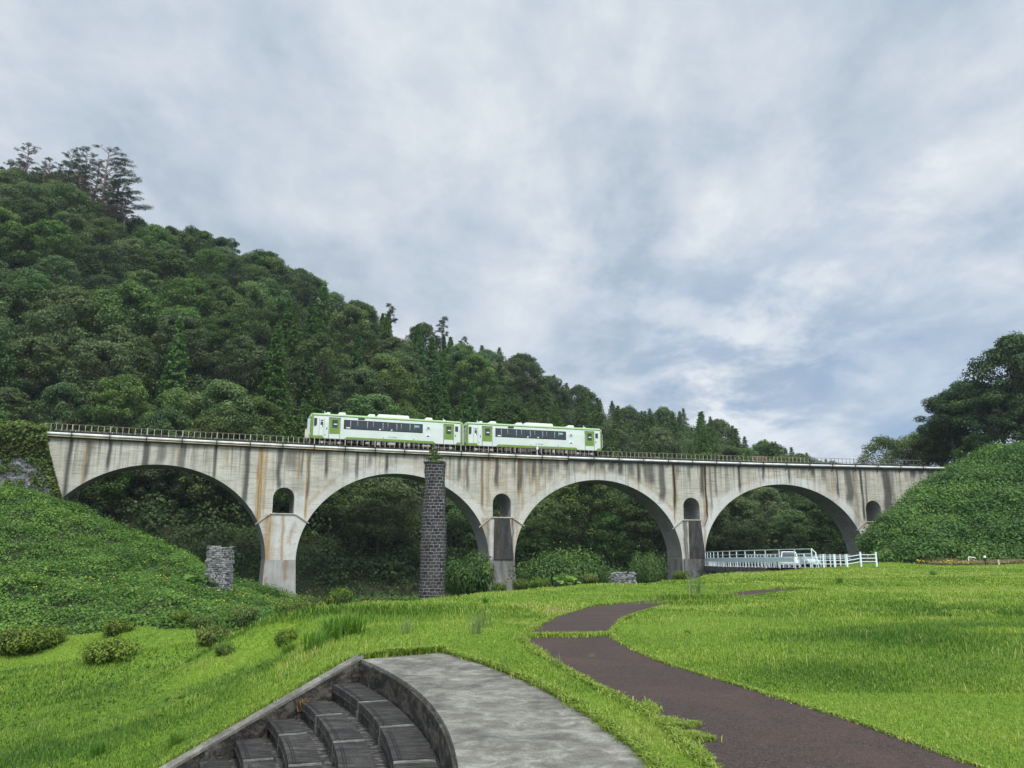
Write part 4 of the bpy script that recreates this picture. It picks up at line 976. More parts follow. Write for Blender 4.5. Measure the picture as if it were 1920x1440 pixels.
# timber crate-like frame on the far edge, level with the middle of the last arch
fr = MB(); f0 = s_of(1412, 15.5); f1 = s_of(1439, 15.5)
for z_ in (15.0, 15.35, 15.62): fr.beam(BW(f0, .2, z_), BW(f1, .2, z_), .07, .08)
for q in np.linspace(f0, f1, 5): fr.beam(BW(q, .2, 14.9), BW(q, .2, 15.62), .07, .07)
tag(fr.build("timber_frame", plain("tan_timber", (.36, .25, .15), .8, .3), None), "small tan timber frame standing against the railing above the fourth arch", "frame")
# white lineside marker on the deck in front of the rear car
s_ = s_of(1006, 15.5); mk = empty("marker_post", BW(s_, -.35, 14.2), label="slim white marker post on the deck edge in front of the rear railcar", cat="marker post")
mb = MB(); mb.tube([(0, 0, 0), (0, 0, 1.75)], .035, 8); mb.tube([(0, 0, 1.75), (.02, 0, 2.35), (0, 0, 2.5)], [.02, .02, .01], 6); mb.build("pole", MT["whitepaint"], mk)
mb = MB(); mb.box((0, -.03, 1.45), (.28, .12, .36)); mb.build("box", MT["whitepaint"], mk, bevel=.01)

# ================================================================== TRAIN
def text_mesh(body, size, mat, name):
    cu = bpy.data.curves.new(name, "FONT"); cu.body = body; cu.size = size; cu.align_x = "CENTER"; cu.align_y = "CENTER"; cu.extrude = 0.004
    o = bpy.data.objects.new(name, cu); COL.objects.link(o); bpy.context.view_layer.update()
    me = bpy.data.meshes.new_from_object(o.evaluated_get(bpy.context.evaluated_depsgraph_get())); bpy.data.objects.remove(o); me.materials.clear(); me.materials.append(mat); return me
def railcar(label, number, front_visible=True):
    """origin: near bottom corner of the body side at its left end; x along, y across (0..2.85), z above rail"""
    LN, WD_, ZB, ZT = 19.3, 2.85, .95, 4.15
    r = empty("railcar", label=label, cat="railcar", group="railcars of the two-car train")
    H = ZT - ZB
    # body with rounded roof: profile across, swept along
    prof = [(0.0, ZB), (0.0, ZB + 1.0), (.0, ZB + 2.0), (.06, ZT - .45), (.16, ZT - .2), (.38, ZT - .06), (.8, ZT), (WD_ - .8, ZT), (WD_ - .38, ZT - .06), (WD_ - .16, ZT - .2), (WD_ - .06, ZT - .45), (WD_, ZB + 2.0), (WD_, ZB + 1.0), (WD_, ZB)]
    mb = MB(); mb.prism(prof, 0, .02, LN - .02)
    body = mb.build("body", MT["carWhite"], r)
    # roof skin, pale green edge
    rp = [(-.012, ZT - .62 + .30), (-.012, ZT - .26), (.14, ZT - .16), (.37, ZT - .03), (.8, ZT + .03), (WD_ - .8, ZT + .03), (WD_ - .37, ZT - .03), (WD_ - .14, ZT - .16), (WD_ + .012, ZT - .26), (WD_ + .012, ZT - .32)]
    rp[0] = (-.012, ZT - .32)
    mb = MB(); mb.prism(rp, 0, .0, LN); roof = mb.build("roof", MT["carTop"], r)
    def on_roof(name, x0, x1, h, mat, y0=.5, y1=WD_ - .5, top=None):
        mb = MB(); i = min(.25, (x1 - x0) * .2); zt = ZT + .02
        mb.hexa([(x0, y0, zt - .05), (x1, y0, zt - .05), (x1, y1, zt - .05), (x0, y1, zt - .05), (x0 + i, y0 + .1, zt + h), (x1 - i * .5, y0 + .1, zt + h), (x1 - i * .5, y1 - .1, zt + h), (x0 + i, y1 - .1, zt + h)])
        return mb.build(name, mat, roof, bevel=.03)
    for a, b_ in ((3.16, 4.2), (6.95, 7.95), (14.54, 15.58)): on_roof("ventilator", a, b_, .26, MT["roofw"])
    ac = on_roof("air_conditioner", 8.16, 12.45, .33, MT["roofw"])
    mb = MB()
    for k in range(4): mb.box((10.65 + k * .42, .62, ZT + .24), (.3, .06, .12))
    mb.build("air_conditioner_vent", MT["black"], roof)
    on_roof("roof_box", 1.7, 2.2, .16, MT["roofw"], .35, 1.1)
    for x in (1.52, 17.05):
        mb = MB(); mb.tube([(x, .7, ZT), (x, .7, ZT + .36)], .035, 6); mb.box((x + .1, .7, ZT + .05), (.3, .3, .12)); mb.build("antenna", MT["roofw"], roof)
    # near and far sides
    for side in (0, 1):
        def P(x0, x1, z0, z1, name, mat, par=r, out=.012, thick=.03, bev=0):
            mb = MB(); ya = -out if side == 0 else WD_ + out - thick
            mb.box2((x0, ya, ZB + z0), (x1, ya + thick, ZB + z1)); return mb.build(name, mat, par, bevel=bev)
        def poly(pts, name, mat, par=r, out=.012, thick=.03):
            mb = MB(); ya = -out if side == 0 else WD_ + out - thick
            mb.prism([(x, ZB + z) for x, z in pts], 1, ya, ya + thick); return mb.build(name, mat, par)
        # green lower edge in three runs, with slanted ends
        poly([(-.0, .0), (1.55, .0), (1.25, .30), (.0, .30)], "skirt_band", MT["carGreen"])
        poly([(3.95, .0), (15.9, .0), (15.55, .28), (4.3, .28)], "skirt_band", MT["carGreen"])
        poly([(18.55, .0), (19.3, .0), (19.3, .30), (18.85, .30)], "skirt_band", MT["carGreen"])
        poly([(-.0, .3), (.13, .3), (.13, 2.9), (.0, 2.9)], "corner_band", MT["carGreen"])
        poly([(19.24, .3), (19.3, .3), (19.3, 2.9), (19.24, 2.9)], "corner_band", MT["carTop"])
        # green doors with window; white step panel below
        for x0, x1, wx0, wx1 in ((2.05, 3.45, 2.43, 3.13), (16.95, 18.35, 17.30, 17.98)):
            d = P(x0 + .07, x1 - .06, .60, 2.60, "door", MT["carGreen"], out=.018)
            P(x0 - .02, x0 + .03, .02, 2.68, "door_edge", MT["black"], d, .016); P(x1 - .03, x1 + .01, .02, 2.68, "door_edge", MT["black"], d, .016); P(x0, x1, 2.62, 2.67, "door_edge", MT["black"], d, .016)
            P(wx0, wx1, 1.34, 2.38, "door_window", MT["glass"], d, .026, bev=.02)
            P(wx0 + .2, wx1 - .08, 1.76, 1.88, "door_sticker", MT["pic"], d, .032)
        # crew door
        d = P(.86, 1.42, .32, 2.5, "crew_door", MT["carWhite"], out=.016)
        for xx in (.83, 1.43): P(xx, xx + .025, .32, 2.5, "door_edge", MT["gear"], d, .017)
        P(.98, 1.32, 1.38, 2.3, "door_window", MT["glass"], d, .024, bev=.02); P(1.02, 1.28, 2.05, 2.13, "window_bar", MT["pic"], d, .03)
        P(1.0, 1.2, 1.38, 1.62, "blind", MT["pic"], d, .03)
        poly([(.18, 1.55), (.30, 1.42), (.45, 1.5), (.56, 1.66), (.56, 2.4), (.5, 2.48), (.24, 2.48), (.18, 2.4)], "cab_window", MT["glass"], out=.022)
        P(18.52, 18.92, 1.72, 2.42, "cab_window", MT["glass"], out=.022, bev=.03)
        # long window band
        wb = P(3.89, 14.11, 1.28, 2.46, "window_band", MT["black"], out=.018, bev=.03)
        wb2 = P(3.99, 14.01, 1.36, 2.38, "window_glass", MT["glass"], wb, .024)
        for k, x in enumerate((4.72, 5.62, 6.86, 7.6, 8.86, 9.5, 10.65, 11.25, 12.4, 13.0)):       # curtains gathered at the pillars
            wtop = .13 if k % 2 == 0 else .09; mb = MB(); ya = -.030 if side == 0 else WD_ + .020
            mb.prism([(x - wtop / 2, ZB + 2.34), (x + wtop / 2, ZB + 2.34), (x + wtop * .35, ZB + (1.5 if k % 2 == 0 else 1.75)), (x - wtop * .1, ZB + (1.5 if k % 2 == 0 else 1.75))], 1, ya, ya + .01)
            mb.build("curtain", plain("curtain_cloth", (.30, .36, .36), .8, .1) if "curt" not in MT else MT["curt"], wb)
        P(13.05, 13.65, 1.98, 2.25, "window_poster", MT["poster"], wb, .032)
        for x, w_ in ((4.45, .5), (8.5, .22), (10.0, .2)): P(x - w_ / 2, x + w_ / 2, 1.38, 1.38 + .14, "seat_cover", MT["pic"], wb, .031)
        P(5.67, 6.5, 2.58, 2.78, "destination_sign", MT["sign"], out=.02)
        # writing
        for me_, x, z in ((JR, 14.88, 1.92), (NUM[number], 10.13, .52)):
            o = mobj("lettering", me_, r); o.location = (x, -.018, ZB + z) if side == 0 else (LN - x, WD_ + .018, ZB + z); o.rotation_euler = (math.pi / 2, 0, 0 if side == 0 else math.pi)
        mb = MB(); cx_, cz_ = 14.85, ZB + .95; ya = -.02 if side == 0 else WD_ + .008
        mb.prism([(cx_ + .36 * math.cos(q), cz_ + .30 * math.sin(q)) for q in np.linspace(0, 2 * math.pi, 20)[:-1]], 1, ya, ya + .012); em = mb.build("emblem", MT["pic"], r)
        mb = MB(); ya = -.028 if side == 0 else WD_ + .018
        mb.prism([(cx_ - .3, cz_ - .12), (cx_ - .05, cz_ + .02), (cx_ + .02, cz_ + .2), (cx_ + .06, cz_ + .2), (cx_ + .04, cz_ - .02), (cx_ + .28, cz_ - .10), (cx_ + .05, cz_ - .16)], 1, ya, ya + .01); mb.build("emblem_mark", MT["navy"], em)
        P(1.73, 1.86, 1.08, 1.36, "door_button", MT["tealp"], out=.02); P(18.5, 18.62, 1.02, 1.3, "door_button", MT["tealp"], out=.02)
        for x in (1.55, 8.9, 12.9): P(x, x + .1, .34, .46, "side_lamp", MT["gear"], out=.02)
    # ends
    for end in (0, 1):
        sx = -1 if end == 0 else 1; x0 = 0.0 if end == 0 else LN
        mb = MB(); mb.prism([(.02, ZB + .05), (WD_ - .02, ZB + .05), (WD_ - .02, ZT - .45), (WD_ - .4, ZT - .08), (.4, ZT - .08), (.02, ZT - .45)], 0, x0 + sx * .0, x0 + sx * .16)
        ef = mb.build("cab_end", MT["carGreen"], r)
        for y0, y1 in ((.15, .88), (1.97, 2.7)):
            mb = MB(); mb.box2((x0 + sx * .15, y0, ZB + 1.25), (x0 + sx * .18, y1, ZB + 2.55)); mb.build("windscreen", MT["glass"], ef, bevel=.01)
        mb = MB(); mb.box2((x0 + sx * .15, .1, ZB + 2.62), (x0 + sx * .24, 2.75, ZT - .22)); mb.build("visor", MT["roofw"], ef, bevel=.03)
        gw = MB(); 
        for y in (.98, 1.87): gw.box((x0 + sx * .30, y, ZB + 1.3), (.30, .09, 2.5))
        gw.box((x0 + sx * .30, 1.425, ZB + 2.5), (.30, .98, .09)); gw.box((x0 + sx * .28, 1.425, ZB + .08), (.30, .98, .08))
        gwo = gw.build("gangway", MT["roofw"], r)
        mb = MB(); mb.box2((x0 + sx * .15, 1.02, ZB + .1), (x0 + sx * .22, 1.83, ZB + 2.44)); mb.build("gangway_door", MT["black"], gwo)
        for y in (.45, 2.4):
            mb = MB(); mb.tube([(x0 + sx * .16, y, ZB + .55), (x0 + sx * .21, y, ZB + .55)], .11, 12); mb.build("headlight", MT["pic"], ef)
        for y in (.06, 2.79):
            mb = MB(); mb.tube([(x0 + sx * .18, y, ZB + .35), (x0 + sx * .30, y, ZB + .5), (x0 + sx * .30, y, ZB + 2.2), (x0 + sx * .2, y, ZB + 2.4)], .03, 6); mb.build("handrail", MT["roofw"], ef)
        mb = MB(); mb.box((x0 + sx * .34, 1.425, .72), (.5, .3, .26)); mb.box((x0 + sx * .14, 1.425, .60), (.14, 2.3, .5)); mb.build("coupler", MT["gear"], r, bevel=.02)
    # underfloor: frame, equipment boxes, tanks
    mb = MB(); mb.box2((.3, .15, .80), (LN - .3, WD_ - .15, .95)); mb.build("underframe", MT["black"], r)
    rr = random.Random(number)
    x = 4.4
    while x < 14.6:
        w_ = rr.choice((.5, .8, 1.1, .4)); h = rr.uniform(.3, .55); big = rr.random() < .35
        mb = MB()
        if rr.random() < .25: mb.tube([(x, .35, .6), (x + w_, .35, .6)], .2, 10)
        else: mb.box2((x, .1, .82 - h), (x + w_ * .92, .9, .82))
        if rr.random() < .5: mb.box2((x + .1, .06, .82 - h * .7), (x + w_ * .6, .12, .70))
        mb.build("underfloor_box", MT["gearl"] if big else MT["gear"], r, bevel=.015)
        mb = MB(); mb.box2((x, 1.6, .82 - h), (x + w_ * .92, 2.75, .82)); mb.build("underfloor_box", MT["gear"], r, bevel=.015); x += w_ + rr.uniform(.05, .3)
    for bx in (2.35, 16.95):
        mb = MB()
        for y in (.33, 2.52): mb.box((bx, y, .50), (3.0, .12, .22)); mb.box((bx, y, .33), (.7, .14, .3))
        mb.box((bx, 1.425, .5), (.5, 2.1, .25)); bg_ = mb.build("bogie", MT["gear"], r, bevel=.02)
        for dx in (-1.05, 1.05):
            for y in (.66, 2.19):
                mb = MB(); mb.tube([(bx + dx, y - .065, .43), (bx + dx, y + .065, .43)], .43, 24); mb.tube([(bx + dx, y - .09, .43), (bx + dx, y + .09, .43)], .12, 10); mb.build("wheel", MT["rail"], bg_)
            for y in (.26, 2.59):
                mb = MB(); mb.box((bx + dx, y, .46), (.34, .16, .3)); mb.build("axle_box", MT["gearl"], bg_, bevel=.03)
    return r
MT["curt"] = plain("curtain_cloth", (.30, .36, .36), .8, .1); MT["poster"] = plain("pale_poster", (.25, .45, .42), .6, .2, 4); MT["sign"] = plain("dark_sign", (.05, .03, .035), .4, .2)
JR = text_mesh("JR", .52, MT["lettering"], "lettering"); NUM = {1: text_mesh("キハ110-105", .2, MT["lettering"], "lettering"), 2: text_mesh("キハ110-106", .2, MT["lettering"], "lettering")}
for s_, num, lab in ((28.50, 1, "front green and white railcar, its cab end exposed, standing above the first pier"), (48.68, 2, "rear green and white railcar coupled behind, above the second pier")):
    a = BW(s_, .92, 14.90); b_ = BW(s_ + 19.3, .92, 14.90); c_ = railcar(lab, num); c_.location = a; c_.rotation_euler = (0, 0, math.atan2(b_[1] - a[1], b_[0] - a[0]))
# pale notched board beside the train's end
s_ = 27.85; lb = MB(); a = BW(s_, .9, 15.75); lb.box(a + np.array([0, 0, .55]), (.42, .06, 1.15), rz=.35)
tag(lb.build("lineside_board", plain("cream_board", (.62, .56, .42), .7, .4, 5), None, bevel=.01), "cream speckled board hung at the exposed end of the front railcar", "board")

# ================================================================== OLD STONE PIERS, ABUTMENT
def brick_mat(name, c1, c2, mortar, bw, bh, ms, rough_u=.0):
    m, t, b = newmat(name); uvn = N(t, "ShaderNodeUVMap"); uvn.uv_map = "UVMap"
    nz = N(t, "ShaderNodeTexNoise"); nz.inputs["Scale"].default_value = 2.6; nz.inputs["Detail"].default_value = 2; Lk(t, uvn.outputs[0], nz.inputs["Vector"])
    ad = N(t, "ShaderNodeMixRGB"); ad.blend_type = "ADD"; ad.inputs[0].default_value = .16 + rough_u; Lk(t, uvn.outputs[0], ad.inputs[1]); Lk(t, nz.outputs["Color"], ad.inputs[2])
    br = N(t, "ShaderNodeTexBrick"); Lk(t, ad.outputs[0], br.inputs["Vector"]); br.inputs["Scale"].default_value = 1.0; br.inputs["Brick Width"].default_value = bw; br.inputs["Row Height"].default_value = bh
    br.inputs["Mortar Size"].default_value = ms; br.inputs["Mortar Smooth"].default_value = .3; br.inputs["Bias"].default_value = -.1; br.inputs["Color1"].default_value = (*c1, 1); br.inputs["Color2"].default_value = (*c2, 1); br.inputs["Mortar"].default_value = (*mortar, 1)
    f = noise(t, uvn.outputs[0], 9, 5, .7); f2 = noise(t, uvn.outputs[0], .7, 4, .6)
    c = mixc(t, .6, br.outputs["Color"], ramp(t, f, [(.3, .45), (.65, 1.25)]), "MULTIPLY"); f3 = noise(t, uvn.outputs[0], 1.1, 5, .7, .6); c = mixc(t, .75, c, ramp(t, f3, [(.36, .42), (.58, 1.1)]), "MULTIPLY")
    c = mixc(t, ramp(t, f2, [(.48, 0.0), (.66, .5)]), c, (.115, .10, .075))
    Lk(t, c, b.inputs["Base Color"]); b.inputs["Roughness"].default_value = .9; b.inputs["Specular IOR Level"].default_value = .2
    bp = N(t, "ShaderNodeBump"); bp.inputs["Strength"].default_value = .9; bp.inputs["Distance"].default_value = .06; bp.invert = True; Lk(t, br.outputs["Fac"], bp.inputs["Height"]); Lk(t, bp.outputs[0], b.inputs["Normal"])
    return m
MT["stone"] = brick_mat("dark_stone_blocks", (.034, .032, .033), (.080, .074, .075), (.36, .355, .35), .56, .33, .028)
def plan_column(name, rings, mat, parent=None, rough=0.0):
    """rings: list of (z, [(x,y)...]) ; uv along the perimeter"""
    V, U, Q = [], [], []; k = len(rings[0][1])
    for j, (z, pl_) in enumerate(rings):
        per = 0
        for i in range(k + 1):
            p = np.array(pl_[i % k]); 
            if i: per += np.linalg.norm(p - np.array(pl_[i - 1]))
            V.append((p[0] + (rng.normal() * rough if rough else 0), p[1] + (rng.normal() * rough if rough else 0), z)); U.append((per, z))
    for j in range(len(rings) - 1):
        for i in range(k): o = j * (k + 1) + i; Q.append((o, o + 1, o + k + 2, o + k + 1))
    top = len(V); zt = rings[-1][0]
    for p in rings[-1][1]: V.append((*p, zt)); U.append((p[0], p[1]))
    # capped with a fan of quads/triangles
    c_ = np.mean(rings[-1][1], 0); V.append((*c_, zt + .1)); U.append(tuple(c_)); T = [(top + i, top + (i + 1) % k, top + k) for i in range(k)]
    return mobj(name, arr_mesh(name, V, [np.array(Q), np.array(T)], mat, uv=U), parent)
def blocks_ring(cx_, cy_, pts, s): return [(cx_ + x * s, cy_ + y * s) for x, y in pts]
pt = aty(815, 868, 84.0); pb = aty(809, 1125, 83.4)
pil = empty("stone_pier", (pb[0], pb[1], -4.6), label="tall tapering pier of dark stone blocks with white mortar, standing before the second arch", cat="stone pier")
shape = [(-1.06, .15), (-.62, -.75), (.98, -.62), (1.12, .95), (-.7, 1.1)]; rings = []; zt = pt[2]
for j in range(36):
    u = j / 35; z = (zt + 4.6) * u; s_ = 1.32 - .34 * u - .04 * math.sin(u * 9); lean = (pt[0] - pb[0]) * u
    rings.append((z, [(x * s_ + lean + rng.normal() * .045, y * s_ + (pt[1] - pb[1]) * u + rng.normal() * .045) for x, y in shape]))
plan_column("stone_shaft", rings, MT["stone"], pil)
mb = MB()
for q in range(26): mb.box(((pt[0] - pb[0]) + random.uniform(-.95, .95), (pt[1] - pb[1]) + random.uniform(-.6, .9), zt + 4.6 + .06), (random.uniform(.25, .5), random.uniform(.25, .5), random.uniform(.15, .32)), rz=random.random())
mb.build("loose_top_stones", plain("dark_loose_stone", (.07, .065, .07), .9, .5, 4), pil, bevel=.03)

def rock_col(name, loc, w_, d_, h, label, col, n=180, group=None):
    """rough masonry stub built of uneven stones"""
    r = empty(name, loc, label=label, cat="ruined pier"); mb = MB()
    z = 0.0
    while z < h:
        hh = random.uniform(.11, .22); sh_ = 1 - .12 * z / h + random.uniform(-.03, .03)
        per = []; x = -w_ / 2
        for (ax, ay, bx_, by_) in ((-1, -1, 1, -1), (1, -1, 1, 1), (1, 1, -1, 1), (-1, 1, -1, -1)):
            L_ = w_ if ay == by_ else d_; u = 0
            while u < L_:
                k_ = random.uniform(.18, .46); q = (u + k_ / 2) / L_; px_ = (ax + (bx_ - ax) * q) * w_ / 2 * sh_; py_ = (ay + (by_ - ay) * q) * d_ / 2 * sh_
                if z + hh < h * (.86 + .14 * random.random()) or random.random() < .4:
                    mb.mat(0 if random.random() < .65 else 1).box((px_ + random.uniform(-.05, .05), py_ + random.uniform(-.05, .05), z + hh / 2), (k_ * .93 if ay == by_ else .36, .36 if ay == by_ else k_ * .93, hh * .9), rz=random.uniform(-.22, .22), ry=random.uniform(-.12, .12))
                u += k_
        z += hh
    mb.mat(1)
    mb.box((0, 0, h * .46), (w_ * .84, d_ * .84, h * .9)); mb.build("masonry", [col, MT["darkstone"]], r, bevel=.03); return r
MT["palestone"] = plain("pale_rubble_stone", (.27, .265, .26), .95, .6, 3.0); MT["darkstone"] = plain("dark_rubble_stone", (.085, .082, .075), .95, .6, 3.0)
p0 = aty(410, 1088, 74); rc = rock_col("ruined_stone_pier", (p0[0], p0[1], p0[2] - .9), 1.7, 1.5, 3.9, "short pale rubble stone pier stub with grass on top, beneath the first arch", MT["palestone"])
p1 = aty(1168, 1100, 92); rock_col("ruined_stone_stub", (p1[0], p1[1], p1[2] - .3), 2.5, 1.6, 1.75, "low ruined base of pale stones, inside the third arch by the shrubs", MT["palestone"])

# abutment clad in rough stone where the viaduct meets the hillside
ab = empty("stone_abutment", label="rough stone abutment wall covered in creeper at the end of the first arch", cat="abutment")
mb = MB()
pr = [(-30, -6), (2.9, -6), (2.35, 6.0), (1.9, 7.6), (.9, 10.3), (-.1, 13.5), (-.3, 14.3), (-30, 14.6)]
V, Fs = sz_prism(pr, -.9, WID + .6); mb.add(V, Fs); mb.build("core", MT["palestone"], ab)
P, Nn, sz_ = [], [], []
mb = MB(); n = 1100
for q in range(n):
    z = random.uniform(4, 14.2); smax = np.interp(z, [6, 7.6, 10.3, 13.5], [2.3, 1.9, .9, -.1]); s_ = smax - random.random() ** 1.2 * 9 - .1
    p = BW(s_, -.9 - random.random() * .15, z); k = random.uniform(.2, .5); mb.box(p, (k, k * .6, k * random.uniform(.5, .9)), rz=random.uniform(-.5, .9), ry=random.uniform(-.5, .5), rx=random.uniform(-.4, .4))
mb.build("facing_stones", plain("grey_facing_stone", (.25, .245, .25), .95, .6, 1.1), ab, bevel=.03)
n = 15000; z = 6 + 9.0 * rng.random(n); smax = np.interp(z, [6, 7.6, 10.3, 13.5, 15], [2.3, 1.9, .9, -.1, -.4]); s_ = smax - rng.random(n) ** 1.3 * 10 + .25
dens = vnoise(s_, z, 1.3, 51) * .55 + np.clip((z - 10.0) / 3.0, 0, 1) * .8 + np.clip(1 - (smax - s_) / 1.3, 0, 1) * .6
k = dens > .52 + .22 * rng.random(n); s_, z = s_[k], z[k]; dep = .95 + .45 * rng.random(len(s_)) + np.clip((z - 11.5) / 2, 0, 1) * .9 * rng.random(len(s_))
P = BW(s_, -dep, z); Nn = unit(rng.normal(size=P.shape) * .6 + np.array([0, -.8, .6]))
vv = np.clip(.35 + .3 * np.clip((z - 11) / 3, 0, 1) + rng.normal(0, .2, len(z)), 0, 1)
tag(mobj("creeper", leaf_mesh("creeper", P, Nn, .27 + .22 * rng.random(len(P)), leafmat("abutment_creeper", (.045, .060, .022), (.085, .115, .028), (.17, .24, .05), .2, .05), .75, vv), ab), kind="stuff")

L = []
for q in range(150):
    s_ = -.3 - 9 * random.random() ** 1.2; n_ = -1.6 + 4.5 * random.random(); z = 13.6 + 1.7 * random.random() - .06 * abs(s_ + 4) + (.3 if n_ > 0 else 0); r = random.uniform(.45, .95); p = BW(s_, n_, z); L.append((*p, r, r, r * .75))
for q in range(110):
    z = random.uniform(7, 13.5); s_ = np.interp(z, [6, 7.6, 10.3, 13.5], [2.3, 1.9, .9, -.1]) - .1 - (random.random() ** 1.5) * 5; p = BW(s_, -1.25, z); r = random.uniform(.25, .6); L.append((*p, r, .35, r * 1.1))
P, Nn, vv = lobes_points(np.array(L), 200, .45, .4)
tag(mobj("creeper_tangle", leaf_mesh("creeper_tangle", P, Nn, .22 * (.6 + .8 * rng.random(len(P))), leafmat("abutment_scrub", (.045, .075, .022), (.10, .165, .034), (.21, .29, .06), .25, .05), .7, np.clip(vv + .1, 0, 1)), ab), kind="stuff")
# ================================================================== BANKS
def bank(name, ctrl_, xs, ys, keep, mat_leaf, n, size, label, kind="stuff", bump=1.2, soil="soil", seed=61, vb=.42, cat=None):
    f0 = tps(ctrl_, 1e-4)
    def f(x, y):
        z = f0(x, y); k = np.clip((z - 1.0) / 3, 0, 1) if bump > 2 else 1.0
        return z + ((vnoise(x, y, 3.0, seed) - .5) * bump + (vnoise(x, y, 1.1, seed + 1) - .5) * bump * .35) * k
    g_ = mobj(name, grid_mesh(name, xs, ys, f, MT[soil], keep)); structure(g_)
    return f, g_
def cover(f, x, y, size, mat, name, label, lift=.35, vb=.42, seed=71, aspect=.75, upn=1.0, ps=2.4):
    n = len(x); z = f(x, y); e = .3; gx_ = (f(x + e, y) - z) / e; gy_ = (f(x, y + e) - z) / e
    nn = unit(np.stack([-gx_, -gy_, np.ones(n)], 1)); off_ = rng.random(n) ** 1.6 * lift * (0.4 + 1.2 * vnoise(x, y, 1.6, seed + 3))
    P = np.stack([x, y, z], 1) + nn * off_[:, None]; Nn = unit(nn * upn + rng.normal(size=(n, 3)) * .55 + np.array([0, 0, .3]))
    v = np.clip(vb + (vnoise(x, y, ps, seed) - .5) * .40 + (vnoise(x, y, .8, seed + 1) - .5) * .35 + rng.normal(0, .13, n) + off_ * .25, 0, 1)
    return tag(mobj(name, leaf_mesh(name, P, Nn, size * (.65 + .7 * rng.random(n)), mat, aspect, v)), label, None, None, "stuff")
def lobe_cover(f, x, y, rmin, rmax, per, size, mat, name, label, raise_=.3, flat=.7, vb=.42, seed=71, ps=3.0, up=.55):
    """a cover made of leafy hummocks sitting on the surface f"""
    n = len(x); r = rmin + (rmax - rmin) * rng.random(n) ** 1.6; z = f(x, y) + raise_ * r; Ps, Ns, Vs, Ss = [], [], [], []
    k = np.maximum(10, (per * r * r).astype(int)); idx = np.repeat(np.arange(n), k); m_ = len(idx)
    d = unit(rng.normal(size=(m_, 3)) + (0, -.35, up)); rr = (1 - .35 * rng.random((m_, 1)) ** 1.5) * (1 + .15 * rng.normal(size=(m_, 1))); sc_ = np.stack([r, r, r * flat], 1)[idx]
    P = np.stack([x, y, z], 1)[idx] + d * rr * sc_; Nn = unit(d / sc_ * r[idx][:, None] + rng.normal(size=(m_, 3)) * .5 + (0, 0, .3))
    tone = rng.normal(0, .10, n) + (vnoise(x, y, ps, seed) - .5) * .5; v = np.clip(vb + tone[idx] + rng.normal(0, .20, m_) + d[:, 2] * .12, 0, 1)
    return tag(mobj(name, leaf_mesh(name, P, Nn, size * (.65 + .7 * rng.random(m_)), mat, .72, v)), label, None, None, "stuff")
# creeper-covered embankment in front of the first arch
C_ = [aty(105, 940, 84), aty(0, 920, 80), aty(-300, 900, 76), aty(200, 985, 84), aty(330, 1050, 84), aty(420, 1092, 83), aty(485, 1122, 81), aty(535, 1152, 78), aty(0, 1050, 66), aty(120, 1050, 70), aty(230, 1085, 70), aty(340, 1110, 68), aty(430, 1135, 64), aty(500, 1160, 58),
      aty(0, 1178, 50), aty(-300, 1180, 46), aty(-300, 1050, 62), aty(150, 1182, 50), aty(300, 1172, 52), aty(400, 1168, 54), aty(560, 1172, 60), (-12, 84, -5.0), (-20, 92, -4.5), (-30, 93, -2.0), (-40, 92, 2.0), (-50, 92, 5.0), (-50, 40, -3.7), (-20, 46, -4.6), (-10, 60, -5.2), (-70, 90, 8)]
lb_keep = lambda x, y: (inpoly(x, y, [(-75, 40), (-20, 43), (-12, 50), (-14, 70), (-17, 84), (-22, 92), (-48, 88), (-50, 84), (-80, 80)]))
bf, _o = bank("embankment_terrain", C_, np.arange(-80, -8, 1.2), np.arange(38, 95, 1.2), lb_keep, "ivy", 0, .3, "")
def sample(poly, n, bias=None):
    poly = np.asarray(poly); a, b_ = poly.min(0), poly.max(0); x = a[0] + (b_[0] - a[0]) * rng.random(n); y = a[1] + (b_[1] - a[1]) * rng.random(n); k = inpoly(x, y, poly)
    if bias is not None: k &= rng.random(n) < bias(x, y)
    return x[k], y[k]
LB = [(-62, 41), (-20, 44), (-13, 50), (-15, 70), (-18, 83), (-24, 90), (-48, 88), (-50, 84), (-66, 80)]
x, y = sample(LB, 4600, lambda x, y: (x > -.74 * y) * 1.0); lobe_cover(bf, x, y, .38, 1.35, 110, .18, MT["ivy"], "creeper_cover", "dense bright green creeper blanketing the embankment below the first arch", .05, .55, .42, 71, 4.0)
x, y = sample(LB, 90000, lambda x, y: (x > -.74 * y) * 1.0); cover(bf, x, y, .20, MT["ivy"], "creeper_cover", "thin creeper between the hummocks of the embankment", .3, .34)
# yellow flowers dotted over it
x, y = sample([(-40, 60), (-15, 55), (-14, 82), (-32, 84)], 620); k = vnoise(x, y, 4, 77) > .58; x, y = x[k], y[k]; P = np.stack([x, y, bf(x, y) + .55], 1)
tag(mobj("yellow_flowers", leaf_mesh("yellow_flowers", P, unit(rng.normal(size=P.shape) + (0, -1, 1)), .11, MT["yellow"], .9)), "scattered small yellow blossoms on the creeper embankment", None, None, "stuff")
